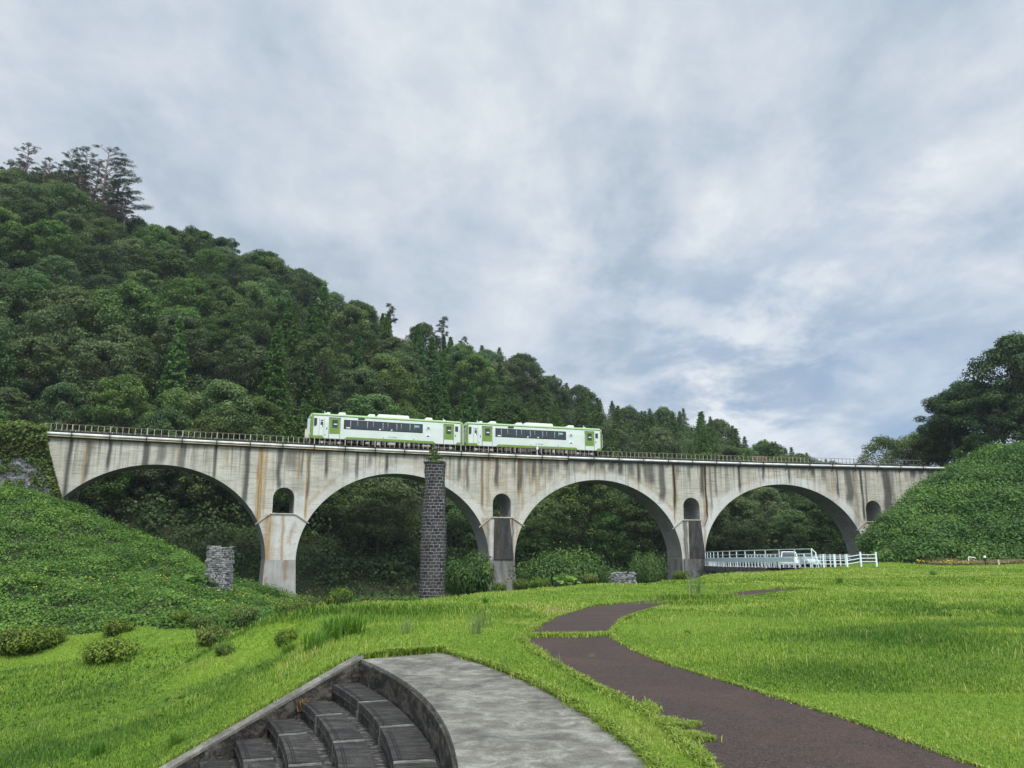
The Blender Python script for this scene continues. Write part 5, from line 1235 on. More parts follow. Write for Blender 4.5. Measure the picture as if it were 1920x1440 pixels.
# leafy bank at the far end of the viaduct
C_ = [aty(1656, 1060, 84), aty(1710, 1050, 88), aty(1800, 1041, 90), aty(1920, 1040, 90), aty(2300, 1040, 88), aty(1694, 1008, 92), aty(1728, 962, 98), aty(1766, 920, 106), aty(1812, 884, 113), aty(1856, 862, 112), aty(1920, 858, 108), aty(2300, 845, 104), aty(1760, 985, 96), aty(1800, 950, 98), aty(1900, 950, 97), aty(1780, 1000, 93), aty(1900, 1000, 92),
      (42, 92, .4), (42, 100, .2), (45, 108, .2), (50, 116, .8), (57, 121, 5), (66, 124, 12.8), (80, 125, 15), (110, 120, 15), (40, 84, .5), (60, 84, .6), (90, 84, .8), (70, 140, 14), (100, 140, 15), (58, 135, 9)]
rb_keep = lambda x, y: inpoly(x, y, [(42, 82), (130, 82), (130, 150), (66, 150), (64, 128), (58, 119.0), (52, 116), (46, 106), (41, 92)])
rf, _o = bank("bank_terrain", C_, np.arange(40, 130, 1.3), np.arange(80, 150, 1.3), rb_keep, "ivy2", 0, .4, "", bump=2.4, seed=81)
x, y = sample([(42.6, 87), (56, 89), (92, 90.5), (92, 126), (68, 126), (65, 122.5), (58.6, 119.2), (54.4, 117.3), (49.5, 113), (46.3, 106), (41.6, 92)], 190000, lambda x, y: (x < .69 * y) & (vnoise(x, y, 3.0, 81) > .05))
x2, y2 = x[:2600], y[:2600]; lobe_cover(rf, x2, y2, .5, 2.2, 70, .29, MT["ivy2"], "bank_foliage", "thick leafy creeper and scrub over the steep bank where the viaduct ends", .25, .62, .40, 83, 4.0, .35)
x, y = x[2600:72600], y[2600:72600]; cover(rf, x, y, .36, MT["ivy2"], "bank_foliage", "thin creeper between the scrub of the steep bank", .5, .30, 83, .8, .6, 3.2)
# dry strip at its foot, with yellow flowers
x, y = sample([(43, 83.5), (66, 82.5), (66, 93), (44, 90.5)], 34000); tag(mobj("dry_grass", leaf_mesh("dry_grass", np.stack([x, y, np.maximum(rf(x, y), lawn_f(x, y)) + .22 * rng.random(len(x)) + .05], 1), unit(rng.normal(size=(len(x), 3)) * .5 + (0, -.4, 1)), .26, leafmat("dry_verge", (.10, .10, .035), (.20, .17, .075), (.33, .27, .13), .2, .1), .4)), "dry tan grass strip at the foot of the leafy bank", None, None, "stuff")
P = []
for px, py, k, wpx in [(1728, 1052, 16, 7), (1752, 1052, 6, 5), (1784, 1051, 13, 7), (1803, 1054, 15, 8), (1820, 1050, 12, 5), (1770, 1053, 8, 5)]:
    for _ in range(k): P.append(atz(px + random.gauss(0, wpx), py + random.gauss(0, 1.6), .75 + .3 * random.random()) * np.array([1, 1, 1]))
P = np.array(P); P[:, :] = [aty(*proj(*p), 82.5) for p in P]
tag(mobj("yellow_flowers", leaf_mesh("yellow_flowers", P, unit(rng.normal(size=P.shape) + (0, -1, .6)), .12, MT["yellow"], .9)), "patches of yellow flowers growing in front of the leafy bank", None, None, "stuff")

# understorey that closes the forest floor between the trees
x = rng.random(30000) * 330 - 190; y = 100 + rng.random(30000) * 170; a = x / y
k = (a > -.85) & (a < .62) & (y > bridge_y(a) + 10) & (y < np.interp(a, _ra, _rp[:, 1]) + 6); x, y = x[k][:6000], y[k][:6000]
lobe_cover(hill_z, x, y, 1.0, 2.7, 30, .46, MT["broad2"], "forest_understorey", "dense shrubs and saplings filling the gaps of the hillside forest", .55, .85, .40, 95, 9.0, .6)
# undergrowth on the valley floor and the foot of the hill
allx = rng.random(260000) * 165 - 75; ally = 48 + rng.random(260000) * 92
k = (allx / ally > -.5) & (allx / ally < .52) & (ally < bridge_y(allx / ally) + 26) & ~inpoly(allx, ally, LB)
lz = lawn_f(allx[k], ally[k]); x, y = allx[k], ally[k]
behind = y > bridge_y(x / y) + 4.5; infront = (~behind) & (lz < -1.2) & (y < bridge_y(x / y) + 1)
def ground_all(x, y):
    a = x / y; return np.where(y > bridge_y(a) + 4.5, np.maximum(hill_z(x, y), valley_z(x, y)), np.maximum(valley_z(x, y), np.where((y < 98), lawn_f(x, y), -9)))
k2 = (behind & (rng.random(len(x)) < .75)) | (infront & (rng.random(len(x)) < .9)) | ((~behind) & (y > 88) & (x < 26)); x, y = x[k2], y[k2]
cover(ground_all, x, y, .34, MT["under"], "undergrowth", "dark leafy undergrowth on the valley floor beneath the arches", .8, .45, 91)
x = rng.random(5000) * 30 - 30; y = 86 + rng.random(5000) * 12; k = (vnoise(x, y, 3, 92) > .62) & (x / y > -.31) & (x > -31); x, y = x[k][:500], y[k][:500]
tag(mobj("yellow_flowers", leaf_mesh("yellow_flowers", np.stack([x, y, ground_all(x, y) + .8], 1), unit(rng.normal(size=(len(x), 3)) + (0, -1, 1)), .15, MT["yellow"], .9)), "tiny yellow blossoms in the undergrowth below the second arch", None, None, "stuff")

x = rng.random(9000) * 70 - 45; y = 66 + rng.random(9000) * 55; a = x / y; by_ = bridge_y(a)
k = (y < by_ + 7) & (y > by_ - 24) & (a > -.33) & (a < .18) & ~inpoly(x, y, LB) & (lawn_f(x, y) < -1.5); x, y = x[k][:1500], y[k][:1500]
lobe_cover(ground_all, x, y, .5, 1.25, 60, .26, MT["under3"], "valley_scrub", "mid green scrub on the valley floor in front of the piers", .3, .7, .45, 97, 5.0, .5)
# leafy weeds in the long grass of the bank
x = rng.random(9000) * 14 - 17; y = 15 + rng.random(9000) * 22; k = (vnoise(x, y, 2.4, 66) > .63) & ~in_hole(x, y) & (x < -3.5); x, y = x[k], y[k]
cover(lawn_f, x, y, .085, MT["ivy"], "weeds", "patches of low broad-leaved weeds in the long grass of the bank", .16, .40, 67, .8, 1.0, 1.0)
# ================================================================== ROAD, BRIDGE FENCES, CARS
FN = [(1522, 75, .50), (1490, 78, .48), (1461, 81, .45), (1435, 84, .42), (1415, 87, .40), (1397, 90, .37), (1381, 93, .35), (1368, 96, .32), (1355, 99, .30), (1346, 102, .28), (1338, 105, .26), (1332, 108, .24), (1326.5, 111, .22), (1322.5, 114, .2)]
FP = [aty(px, 1040, Y_)[:2].tolist() + [z] for px, Y_, z in FN]
near = np.array(FP)
rd = near[:, :2] + np.array([3.2, .8])
Vr = []; kk = len(near)
ext = np.array([[34, 62, .1], [31, 68, .3]])
nl = np.concatenate([np.array([[29.6, 71.5, .42]]), near, np.array([[27.0, 122, .1], [25.0, 134, .0]])])
wr = np.linspace(8.0, 6.0, len(nl))
Vr = np.concatenate([np.c_[nl[:, :2], nl[:, 2] - .12], np.c_[nl[:, 0] + wr, nl[:, 1] + .5, nl[:, 2] - .12], ]); k = len(nl); i = np.arange(k - 1)
# carriageway widens eastwards in front of the last arch
structure(mobj("road", arr_mesh("road", Vr, np.stack([i, i + k, i + k + 1, i + 1], 1), MT["greyroad"])))
Vr = np.array([[29, 76.5, .30], [47, 77.5, .38], [47, 95, .30], [30, 95, .18]]); structure(mobj("road", arr_mesh("road", Vr, np.array([[0, 1, 2, 3]]), MT["greyroad"])))
# concrete deck of the little road bridge
rbr = empty("road_bridge", label="low dark concrete road bridge slab beneath the white fence, passing under the fourth arch", cat="road bridge")
mb = MB(); nn = nl[4:]
for a, b_ in zip(nn[:-1], nn[1:]):
    V = [(a[0] - .25, a[1], a[2] - .75), (b_[0] - .25, b_[1], b_[2] - .75), (b_[0] + 6.4, b_[1] + .5, b_[2] - .75), (a[0] + 6.4, a[1] + .5, a[2] - .75), (a[0] - .25, a[1], a[2] - .13), (b_[0] - .25, b_[1], b_[2] - .13), (b_[0] + 6.4, b_[1] + .5, b_[2] - .13), (a[0] + 6.4, a[1] + .5, a[2] - .13)]
    mb.hexa(V)
mb.build("deck_slab", plain("dark_bridge_concrete", (.10, .095, .09), .9, .5, 1.5), rbr)
for i in range(5, kk, 2):
    mb = MB(); a = near[i]; mb.hexa([(a[0] - .2, a[1] - .12, a[2] - 1.6), (a[0] + .4, a[1] - .12, a[2] - 1.6), (a[0] + .4, a[1] + .12, a[2] - 1.6), (a[0] - .2, a[1] + .12, a[2] - 1.6), (a[0] - .24, a[1] - .12, a[2] - .75), (a[0] + 2.4, a[1] - .12, a[2] - .75), (a[0] + 2.4, a[1] + .12, a[2] - .75), (a[0] - .24, a[1] + .12, a[2] - .75)])
    mb.build("corbel", MT["pierconc2"] if "pierconc2" in MT else plain("corbel_concrete", (.26, .25, .23), .9, .4, 2), rbr)
fence = empty("white_fence", label="tall white parapet with a pale blue panel, curving away beneath the fourth arch", cat="fence")
hts = np.interp(near[:, 1], [75, 114], [1.62, 1.75])
for i, (p, h) in enumerate(zip(near, hts)):
    mb = MB(); mb.box((p[0], p[1], p[2] + h / 2 - .1), (.085, .09, h + .2)); mb.build("post", MT["whitepaint"], fence, bevel=.01)
mb0 = []
for fr_, hh, mat, nm in ((1.0, .075, "whitepaint", "rail"), (.74, .05, "whitepaint", "rail"), (.20, .06, "whitepaint", "rail")):
    mb = MB()
    for i in range(kk - 1):
        a = near[i] + (0, 0, hts[i] * fr_); b_ = near[i + 1] + (0, 0, hts[i + 1] * fr_); mb.beam(a, b_, .06, hh)
    mb.build(nm, MT[mat], fence)
mb = MB()
for i in range(1, kk - 1):
    a = near[i] + (-.09, 0, hts[i] * .40); b_ = near[i + 1] + (-.09, 0, hts[i + 1] * .40); mb.beam(a, b_, .03, .44)
mb.build("fascia_panel", MT["bluepaint"], fence)
mb = MB(); p = near[0]; mb.beam(p + (.0, 0, hts[0] * 1.02), p + (.32, -.1, hts[0] * .8), .08, .08); mb.beam(p + (.32, -.1, hts[0] * .83), p + (.5, -.15, -.1), .1, .1); mb.build("end_post", MT["whitepaint"], fence)
# small pickets of the inner guard rail
mb = MB()
for i in range(kk - 1):
    for u in (.0, .33, .66):
        p = near[i] * (1 - u) + near[i + 1] * u; mb.box((p[0] + .35, p[1], p[2] + .42), (.07, .07, 1.0))
    a = near[i] + (.35, 0, .92); b_ = near[i + 1] + (.35, 0, .92); mb.beam(a, b_, .06, .06)
mb.build("inner_guard_rail", MT["whitepaint"], fence)
low = empty("white_fence", label="low white three-rail road fence with stout posts, ending at the leafy bank", cat="fence")
LP = [aty(px, 1040, Y_)[:2] for px, Y_ in ((1524, 74.6), (1543, 74.5), (1563.5, 74), (1587, 73.5), (1613, 75), (1642, 76))]; LZ = [.42, .42, .42, .42, .62, .62]
for p, z in list(zip(LP, LZ))[1:]:
    mb = MB(); mb.box((p[0], p[1], z + .55), (.13, .13, 1.3)); mb.box((p[0], p[1], z + 1.21), (.16, .16, .04)); mb.build("post", MT["whitepaint"], low)
for q in (.98, .66, .36):
    mb = MB()
    for (a, za), (b_, zb) in zip(list(zip(LP, LZ))[:-1], list(zip(LP, LZ))[1:]): mb.beam((a[0], a[1] - .02, za + q), (b_[0], b_[1] - .02, zb + q), .05, .065)
    mb.build("rail", MT["whitepaint"], low)
far = empty("white_guard_rail", label="white guard rail along the far side of the road behind the parked cars", cat="guard rail")
GP = [aty(px, 1040, Y_)[:2] for px, Y_ in ((1398, 112), (1420, 108), (1445, 105), (1480, 101), (1520, 97), (1556, 94), (1594, 92))]
for a, b_ in zip(GP[:-1], GP[1:]):
    mb = MB(); mb.beam((*a, 1.55), (*b_, 1.55), .06, .07); mb.beam((*a, 1.15), (*b_, 1.15), .06, .07); mb.build("rail", MT["whitepaint"], far)
    for u in (0, .25, .5, .75):
        p = a * (1 - u) + b_ * u; mb = MB(); mb.box((p[0], p[1], .9), (.1, .1, 1.5)); mb.build("post", MT["whitepaint"], far)
def car(name, loc, rz, W_, H_, L_, paint, label, glassy=False):
    r = empty(name, loc, rz, label, "car")
    # seen from behind: -y is the rear. Lofted sections across x
    def sect(y, z0, z1, w0, w1): return [(-w0, y, z0), (w0, y, z0), (w0 * 1.0, y, (z0 + z1) * .55), (w1, y, z1), (-w1, y, z1), (-w0, y, (z0 + z1) * .55)]
    hw = W_ / 2; S_ = [sect(-L_ / 2, .42, .80, hw * .86, hw * .84), sect(-L_ / 2 + .12, .26, .98, hw * .97, hw * .92), sect(-L_ / 2 + .9, .22, .98, hw, hw * .93), sect(L_ * .1, .22, .96, hw, hw * .93), sect(L_ / 2 - .9, .22, .90, hw, hw * .9), sect(L_ / 2 - .15, .28, .74, hw * .93, hw * .84), sect(L_ / 2, .36, .6, hw * .8, hw * .76)]
    V = [p for s__ in S_ for p in s__]; k = 6; Fs = [tuple(range(k))[::-1], tuple((len(S_) - 1) * k + i for i in range(k))]
    for j in range(len(S_) - 1):
        for i in range(k): Fs.append((j * k + i, j * k + (i + 1) % k, (j + 1) * k + (i + 1) % k, (j + 1) * k + i))
    mb = MB(); mb.add(V, Fs); body = mb.build("body", paint, r, bevel=.04, smooth=False)
    y0, y1 = -L_ / 2 + .22, L_ * .22
    cab = [(-hw * .9, y0, .95), (hw * .9, y0, .95), (hw * .88, y1 + .35, .93), (-hw * .88, y1 + .35, .93), (-hw * .70, y0 + .42, H_), (hw * .70, y0 + .42, H_), (hw * .68, y1 - .35, H_), (-hw * .68, y1 - .35, H_)]
    mb = MB(); mb.hexa(cab); mb.build("cabin", paint, r, bevel=.05)
    def glass(pts, name):
        mb = MB(); pts = np.array(pts); nrm = np.cross(pts[1] - pts[0], pts[2] - pts[0]); nrm /= np.linalg.norm(nrm); c_ = np.mean(cab, 0)
        if np.dot(nrm, pts.mean(0) - c_) < 0: nrm = -nrm
        mb.add(np.concatenate([pts + nrm * .01, pts + nrm * .03]), [(0, 1, 2, 3), (7, 6, 5, 4), (0, 4, 5, 1), (1, 5, 6, 2), (2, 6, 7, 3), (3, 7, 4, 0)]); return mb.build(name, MT["glass"], r)
    cb = np.array(cab); f4 = lambda a, b_, c_, d, u0, u1, v0, v1: [(cb[a] * (1 - u) + cb[b_] * u) * (1 - v) + (cb[d] * (1 - u) + cb[c_] * u) * v for u, v in ((u0, v0), (u1, v0), (u1, v1), (u0, v1))]
    glass(f4(0, 1, 5, 4, .07, .93, .22, .88), "rear_window"); glass(f4(2, 3, 7, 6, .07, .93, .15, .9), "windscreen")
    for q in (f4(3, 0, 4, 7, .1, .48, .15, .85), f4(3, 0, 4, 7, .54, .9, .15, .85), f4(1, 2, 6, 5, .1, .46, .15, .85), f4(1, 2, 6, 5, .52, .9, .15, .85)): glass(q, "side_window")
    for sx in (-1, 1):
        mb = MB(); mb.box((sx * hw * .84, -L_ / 2 + .09, .86), (.16, .12, .3)); mb.build("tail_light", MT["redlamp"], r, bevel=.02)
        mb = MB(); mb.box((sx * (hw + .1), y1 + .05, 1.0), (.2, .1, .14)); mb.build("wing_mirror", paint, r, bevel=.02)
        for yy in (-L_ * .30, L_ * .31):
            mb = MB(); mb.tube([(sx * (hw - .2), yy, .3), (sx * (hw + .01), yy, .3)], .3, 20); wv = mb.build("wheel", MT["black"], r)
            mb = MB(); mb.tube([(sx * (hw - .02), yy, .3), (sx * (hw + .02), yy, .3)], .18, 12); mb.build("hubcap", MT["gearl"], wv)
    mb = MB(); mb.box((0, -L_ / 2 + .0, .5), (hw * 1.8, .1, .24)); mb.build("bumper", paint, r, bevel=.03)
    mb = MB(); mb.box((0, -L_ / 2 - .02, .72), (.34, .02, .17)); mb.build("number_plate", MT["pic"], r)
    return r
p = aty(1477, 1040, 85.5); car("parked_car", (p[0], p[1], .26), R(-14), 1.95, 1.66, 4.0, MT["tarWhite"], "white hatchback seen from behind through the white parapet")
p = aty(1511, 1040, 95.0); car("parked_car", (p[0], p[1], .28), R(188), 1.6, 1.42, 3.8, plain("car_pale_blue", (.55, .66, .68), .35, .03), "small pale car facing us beyond the white hatchback")

# lamp stake, hooked pipe and stub by the flowers
p = aty(1847, 1052, 83); gl = empty("garden_lamp", (p[0], p[1], .55), label="small black garden lamp on a stake with a white cap, by the leafy bank", cat="garden lamp")
mb = MB(); mb.tube([(0, 0, 0), (0, 0, .62)], .05, 8); mb.build("stake", MT["black"], gl); mb = MB(); mb.tube([(0, 0, .60), (0, 0, .74)], [.16, .13], 12); mb.tube([(0, 0, .40), (0, 0, .46)], .2, 12); mb.build("shade", MT["black"], gl); mb = MB(); mb.tube([(0, 0, .74), (0, 0, .92), (0, 0, .96)], [.13, .11, .04], 12); mb.build("cap", MT["pic"], gl)
p = aty(1822, 1045, 84); mb = MB(); mb.tube([(p[0] - .36, p[1], 1.0), (p[0] - .33, p[1], 1.32), (p[0] - .2, p[1], 1.36), (p[0] + .3, p[1], 1.30), (p[0] + .36, p[1], 1.2)], .055, 8)
tag(mb.build("bent_pipe", MT["whitepaint"]), "short bent white pipe lying on the dry strip beside the yellow flowers", "pipe")
p = aty(1872, 1052, 83); mb = MB(); mb.tube([(p[0], p[1], .5), (p[0], p[1], 1.05), (p[0], p[1], 1.1)], [.09, .09, .05], 10)
tag(mb.build("stub_post", plain("cream_stub", (.6, .5, .4), .7, .2)), "short cream stub post near the black garden lamp", "post")

# ================================================================== SHRUBS AND TUFTS
def bush_mesh(seed, n, leaf, mat, flat=.75, nl=9, asp=.55, vb=.42):
    r_ = np.random.default_rng(seed); L = []
    for i in range(nl):
        a = r_.random() * 6.28; d = .72 * r_.random() ** .6; s = .20 + .22 * r_.random(); L.append((d * math.cos(a), d * math.sin(a), .28 * flat + .25 * r_.random() * flat, s, s, s * flat * (.8 + .5 * r_.random())))
    L.append((0, 0, .30 * flat, .62, .62, .5 * flat)); L = np.array(L); P, Nn, v = lobes_points(L, n / (L[:, 3] ** 2).sum(), .5, .6); P = P * (1 + .10 * rng.normal(size=(len(P), 1))); k = P[:, 2] > -.08; P, Nn, v = P[k], Nn[k], v[k]
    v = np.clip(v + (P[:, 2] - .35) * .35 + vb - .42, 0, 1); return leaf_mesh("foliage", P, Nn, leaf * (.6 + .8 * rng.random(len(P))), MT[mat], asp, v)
def stems(n=7, h=.5):
    mb = MB()
    for i in range(n):
        a = random.random() * 6.28; mb.tube([(0, 0, -.15), (.2 * math.cos(a), .2 * math.sin(a), h * .5), (.5 * math.cos(a), .5 * math.sin(a), h)], [.03, .02, .008], 5)
    o = mb.build("stems", MT["bark"]); m_ = o.data; bpy.data.objects.remove(o); return m_
AZ = [bush_mesh(100 + i, 5600, .095, "azalea", .75, 22) for i in range(4)]; LA = [bush_mesh(120 + i, 9000, .075, "laurel", .8, 34, .6) for i in range(2)]; UB = [bush_mesh(130 + i, 14000, .045, "under3", .8, 44, .7) for i in range(2)]
STM = stems()
def shrub(me, px, py, wpx, hpx, Y_, name, label, group, zf=None, cat="shrub", sink=.12):
    """centred on px, its foot at photo height py, at distance Y_"""
    p = aty(px, py, Y_)
    g_ = ground_hit(px, py - 2) if Y_ < 58 else None
    if g_ is not None and .55 < g_[1] / Y_ < 1.5: p = g_; Y_ = g_[1]
    s = wpx / 2 / F * Y_ * .98; hs = hpx / F * Y_ / .985 / max(v_.co.z for v_ in me.vertices) * 1.02; r = empty(name, (p[0], p[1], p[2] - sink), random.random() * 6.28, label, cat, group); r.scale = (s, s, hs)
    mobj("foliage", me, r); mobj("stems", STM, r); return r
for i, (px, py, w_, h_, Y_, lab) in enumerate([
    (40, 1228, 120, 62, 33, "wide ragged azalea bush half out of frame beside the creeper embankment"), (95, 1212, 70, 42, 36, "azalea bush leaning against the wide ragged one"),
    (210, 1240, 100, 52, 30, "rounded olive azalea bush standing alone on the mown bank"), (215, 1190, 66, 30, 42, "low azalea bush behind the rounded olive one"),
    (400, 1212, 62, 52, 31, "upright dark azalea bush with a loose top on the grass bank"), (422, 1226, 40, 32, 30, "small azalea tuft at the foot of the upright dark bush"), (372, 1172, 46, 24, 46, "small low azalea at the edge of the creeper"),
    (458, 1168, 62, 38, 46, "azalea bush at the creeper's edge below the first pier"), (537, 1208, 50, 40, 29, "dark azalea bush at the lawn crest beside tall grass"),
    (545, 1158, 70, 44, 52, "light green azalea bush in front of the first pier"), (574, 1150, 56, 42, 54, "twin azalea bush touching the one at the first pier"), (635, 1145, 66, 46, 56, "domed yellow-green azalea bush between the first pier and the stone pier"),
    (935, 1110, 34, 24, 62, "tiny azalea at the foot of the second pier"), (975, 1105, 42, 26, 60, "azalea just past the second pier"), (1010, 1101, 40, 24, 62, "azalea in the row of crest shrubs under the third arch"), (1064, 1098, 48, 26, 64, "big-leaved clump in the row of crest shrubs under the third arch"),
    (1105, 1093, 34, 24, 66, "last azalea in the row of crest shrubs before the ruined stone base"), (1277, 1090, 34, 26, 72, "round brownish azalea at the foot of the third pier"), (340, 1160, 40, 22, 50, "faint azalea tuft within the creeper's lower fringe")]):
    shrub(AZ[i % 4], px, py, w_, h_, Y_, "azalea_bush", lab, "azalea bushes along the lawn edge")
shrub(LA[0], 885, 1118, 112, 84, 72, "laurel_bush", "glossy dark laurel bush between the stone pier and the second pier", None)
shrub(LA[1], 862, 1115, 60, 66, 75, "laurel_bush", "smaller laurel bush tucked against the stone pier", None)
shrub(UB[0], 1050, 1104, 190, 105, 96, "broad_shrub", "broad domed green shrub filling the lower third arch", None, sink=.8)
shrub(UB[1], 1120, 1100, 120, 60, 99, "broad_shrub", "lower broad shrub trailing towards the ruined stone base", None, sink=.8)
shrub(UB[0], 1215, 1098, 90, 90, 104, "broad_shrub", "brownish scrub with a bare branch beside the third pier", None, sink=.8)
sh = shrub(AZ[1], 815, 872, 26, 12, 84, "pier_top_shrub", "small light green sapling growing from the top of the tall stone pier", None, sink=.0)
P = lobes_points(np.array([(0, 0, 1.3, .55, .5, .35), (.25, 0, .7, .6, .5, .3), (-.35, 0, .6, .6, .4, .25), (.05, 0, .15, .9, .8, .2), (-.1, 0, 1.9, .25, .25, .3)]), 420, .6)
p = aty(815, 870, 84); sh2 = empty("sapling", (p[0], p[1], p[2]), label="spindly sapling sprouting above the stone pier, reaching the viaduct deck", cat="sapling")
mobj("crown", leaf_mesh("crown", P[0], P[1], .24, MT["pale"], .6, P[2]), sh2); mb = MB(); mb.tube([(0, 0, -.2), (.05, 0, 1), (-.05, 0, 2)], [.05, .03, .01], 5); mb.build("stem", MT["bark"], sh2)
def fan(n, h, spread, wd, mat, droop=.6, plume=False, thin=1.0):
    z = np.zeros(n); r_ = rng.random(n) ** .5 * spread * .25; a = rng.random(n) * 6.28
    V, Q, T, A_ = blades(r_ * np.cos(a), r_ * np.sin(a), z, h * (.5 + .5 * rng.random(n)), np.full(n, wd), droop * (.2 + .8 * rng.random(n)), np.clip(rng.normal(.5, .2, n), 0, 1))
    return arr_mesh("blades", V, [Q, T], MT[mat], attrs={"v": A_})
def tuft(px, py, Y_, me, s, name, label, group=None, z=None, cat="grass tuft"):
    p = aty(px, py, Y_) if Y_ else atz(px, py, 0 if z is None else z)
    g_ = ground_hit(px, py - 1)
    if g_ is not None and .5 < g_[1] / Y_ < 1.6: s *= 1.25 * g_[1] / Y_; p = g_
    o = mobj(name, me); o.location = (p[0], p[1], p[2] - .03); o.scale = (s,) * 3; o.rotation_euler = (0, 0, random.random() * 6); return tag(o, label, cat, group)
F1 = fan(150, 1.0, 1.3, .022, "tuft", 1.0); F2 = fan(45, 1.0, 1.0, .020, "reed", .7); F3 = fan(60, 1.0, .6, .05, "tuft", 1.2)
G = "tufts of tall grass on the lawn"
for args in [(1304, 1122, 31, F2, 1.0, "grass_tuft", "tall grey-green seeding tuft where the path slips out of view"), (893, 1190, 17.2, F2, .5, "grass_tuft", "wispy seeding tuft between the terrace and the curving path"), (905, 1178, 19, F2, .5, "grass_tuft", "thinner seeding tuft just behind the wispy one"),
             (625, 1205, 19, F1, .75, "grass_tuft", "broad-bladed tall tuft beside the dark azalea at the crest"), (655, 1198, 20, F1, .75, "grass_tuft", "tall leaning tuft on the crest near the terrace corner"), (590, 1222, 18.5, F1, .6, "grass_tuft", "tuft leaning over the bank above the coping"),
             (540, 1232, 19, F1, .40, "grass_tuft", "pale-bladed tuft at the foot of the dark azalea"), (1290, 1190, 16.5, F1, .14, "grass_tuft", "short dark tuft in the meadow beyond the path bend"), (1485, 1228, 14.2, F1, .12, "grass_tuft", "short dark tuft in the middle of the meadow"),
             (1575, 1095, 42, F1, .42, "grass_tuft", "dark clump in the meadow in front of the low white fence"), (1750, 1082, 50, F1, .5, "grass_tuft", "dark clump in the meadow below the yellow flowers"), (1042, 1252, 11.6, F2, .22, "grass_tuft", "fine seeding stems at the path's narrow edge"),
             (330, 1400, 18, F1, .40, "grass_tuft", "long-bladed tuft low on the bank near the coping's foot"), (180, 1420, 18, F1, .42, "grass_tuft", "long-bladed tuft at the very foot of the bank"), (1110, 1236, 12, F2, .12, "grass_tuft", "tiny seeding stems poking onto the asphalt"), (760, 1190, 19, F2, .45, "grass_tuft", "thin seed heads on the crest behind the terrace")]:
    tuft(*args, group=G)
tuft(910, 1135, 31.5, F3, .42, "fern_clump", "dark spreading fern-like clump on the sunlit crest lawn", cat="fern")
# butterbur with broad round leaves by the ruined stub, and along the road bridge
def butterbur(n, spread, h, leaf, flat):
    a = rng.random(n) * 6.28; r_ = rng.random(n) ** .5; P = np.stack([r_ * np.cos(a) * spread, r_ * np.sin(a) * spread * flat, h * (.5 + .5 * rng.random(n))], 1)
    k = 9; V, Fs, A_ = [], [], []
    for i, p in enumerate(P):
        s = leaf * (.6 + .6 * random.random()); nn_ = unit(np.array([random.gauss(0, .35), -.4 + random.gauss(0, .3), 1.])); t1 = unit(np.cross(nn_, (1, 0, 0))); t2 = np.cross(nn_, t1); V.append(p - nn_ * s * .12)
        for j in range(k): q = 2 * math.pi * j / k; V.append(p + s * (.5 + .04 * random.random()) * (t1 * math.cos(q) + t2 * math.sin(q)))
        A_ += [random.random()] * (k + 1); Fs += [(i * (k + 1), i * (k + 1) + 1 + j, i * (k + 1) + 1 + (j + 1) % k) for j in range(k)]
    return arr_mesh("leaves", np.array(V), np.array(Fs), MT["ivy"], attrs={"v": np.array(A_)})
for px, py, Y_, n, sp_, h, lf, lab in [(362, 1078, 73, 34, 1.9, 1.0, .85, "clump of big round butterbur leaves beside the pale rubble stub"), (1062, 1096, 60, 26, 1.0, .8, .42, "butterbur clump at the lawn crest under the third arch"), (1440, 1078, 66, 60, 3.2, .5, .5, "strip of butterbur leaves along the crest before the road bridge")]:
    p = aty(px, py, Y_)
    if px == 362: p[2] = float(bf(p[0], p[1])) + .35
    o = mobj("butterbur", butterbur(n, sp_, h, lf, .5)); o.location = p - np.array([0, 0, .3]); tag(o, lab, "plant")

# ================================================================== TREES
PB = [Proto("broadleaf_tree", *broad_proto(11 + (i % 3), 4.7 + .35 * (i % 4), 78 + 8 * (i % 3), 200 + i, 150, .33, low=.06), MT["bark"], 11 + (i % 3)) for i in range(7)]
PCd = [Proto("cedar_tree", *conifer_proto(13.5, 2.9, 300 + i, "cedar", 26, 12, .46, .15, .04, 1.3), MT["bark"], 13.5) for i in range(3)]
PLr = [Proto("larch_tree", *conifer_proto(13.0, 3.6, 320 + i, "larch", 24, 11, .42, .10, .04, 1.6, .08), MT["bark"], 13) for i in range(3)]
# hillside forest
cand = []
ys = 100.0
pts = []
tries = 0
R_ = np.random.default_rng(5)
while tries < 26000 and len(pts) < 330:
    tries += 1
    a = -.80 + 1.42 * R_.random(); yb = float(bridge_y(a)) + 11; yr = float(np.interp(a, _ra, _rp[:, 1])); t_ = R_.random() ** 1.05 * 1.02
    y = yb + (yr - yb) * t_; x = a * y; dmin = 6.4 + 2.3 * t_ + (1.2 if a > .3 else 0)
    if all((x - q[0]) ** 2 + (y - q[1]) ** 2 > dmin * dmin for q in pts):
        z = float(hill_z(x, y)); px, py = proj(x, y, z + 8)
        if -60 < px < 1830 and py > 180 : pts.append((x, y, z, px, py, t_, a))
# ridge row so the skyline keeps its outline
for px in np.r_[np.arange(-30, 860, 58), np.arange(870, 1560, 34), np.arange(1560, 1720, 60)]:
    px = px + R_.normal() * 8; a0 = (px - 960) / 1500 / .985
    for _ in range(4):
        yr = np.interp(a0, _ra, _rp[:, 1]); zr = np.interp(a0, _ra, _rp[:, 2]); a0 += (px - proj(a0 * yr, yr, zr)[0]) / 1500
    pts.append((a0 * yr, yr, zr - 10.2, px, proj(a0 * yr, yr, zr)[1], 1.0, a0))
pts.sort(key=lambda q: -q[5])
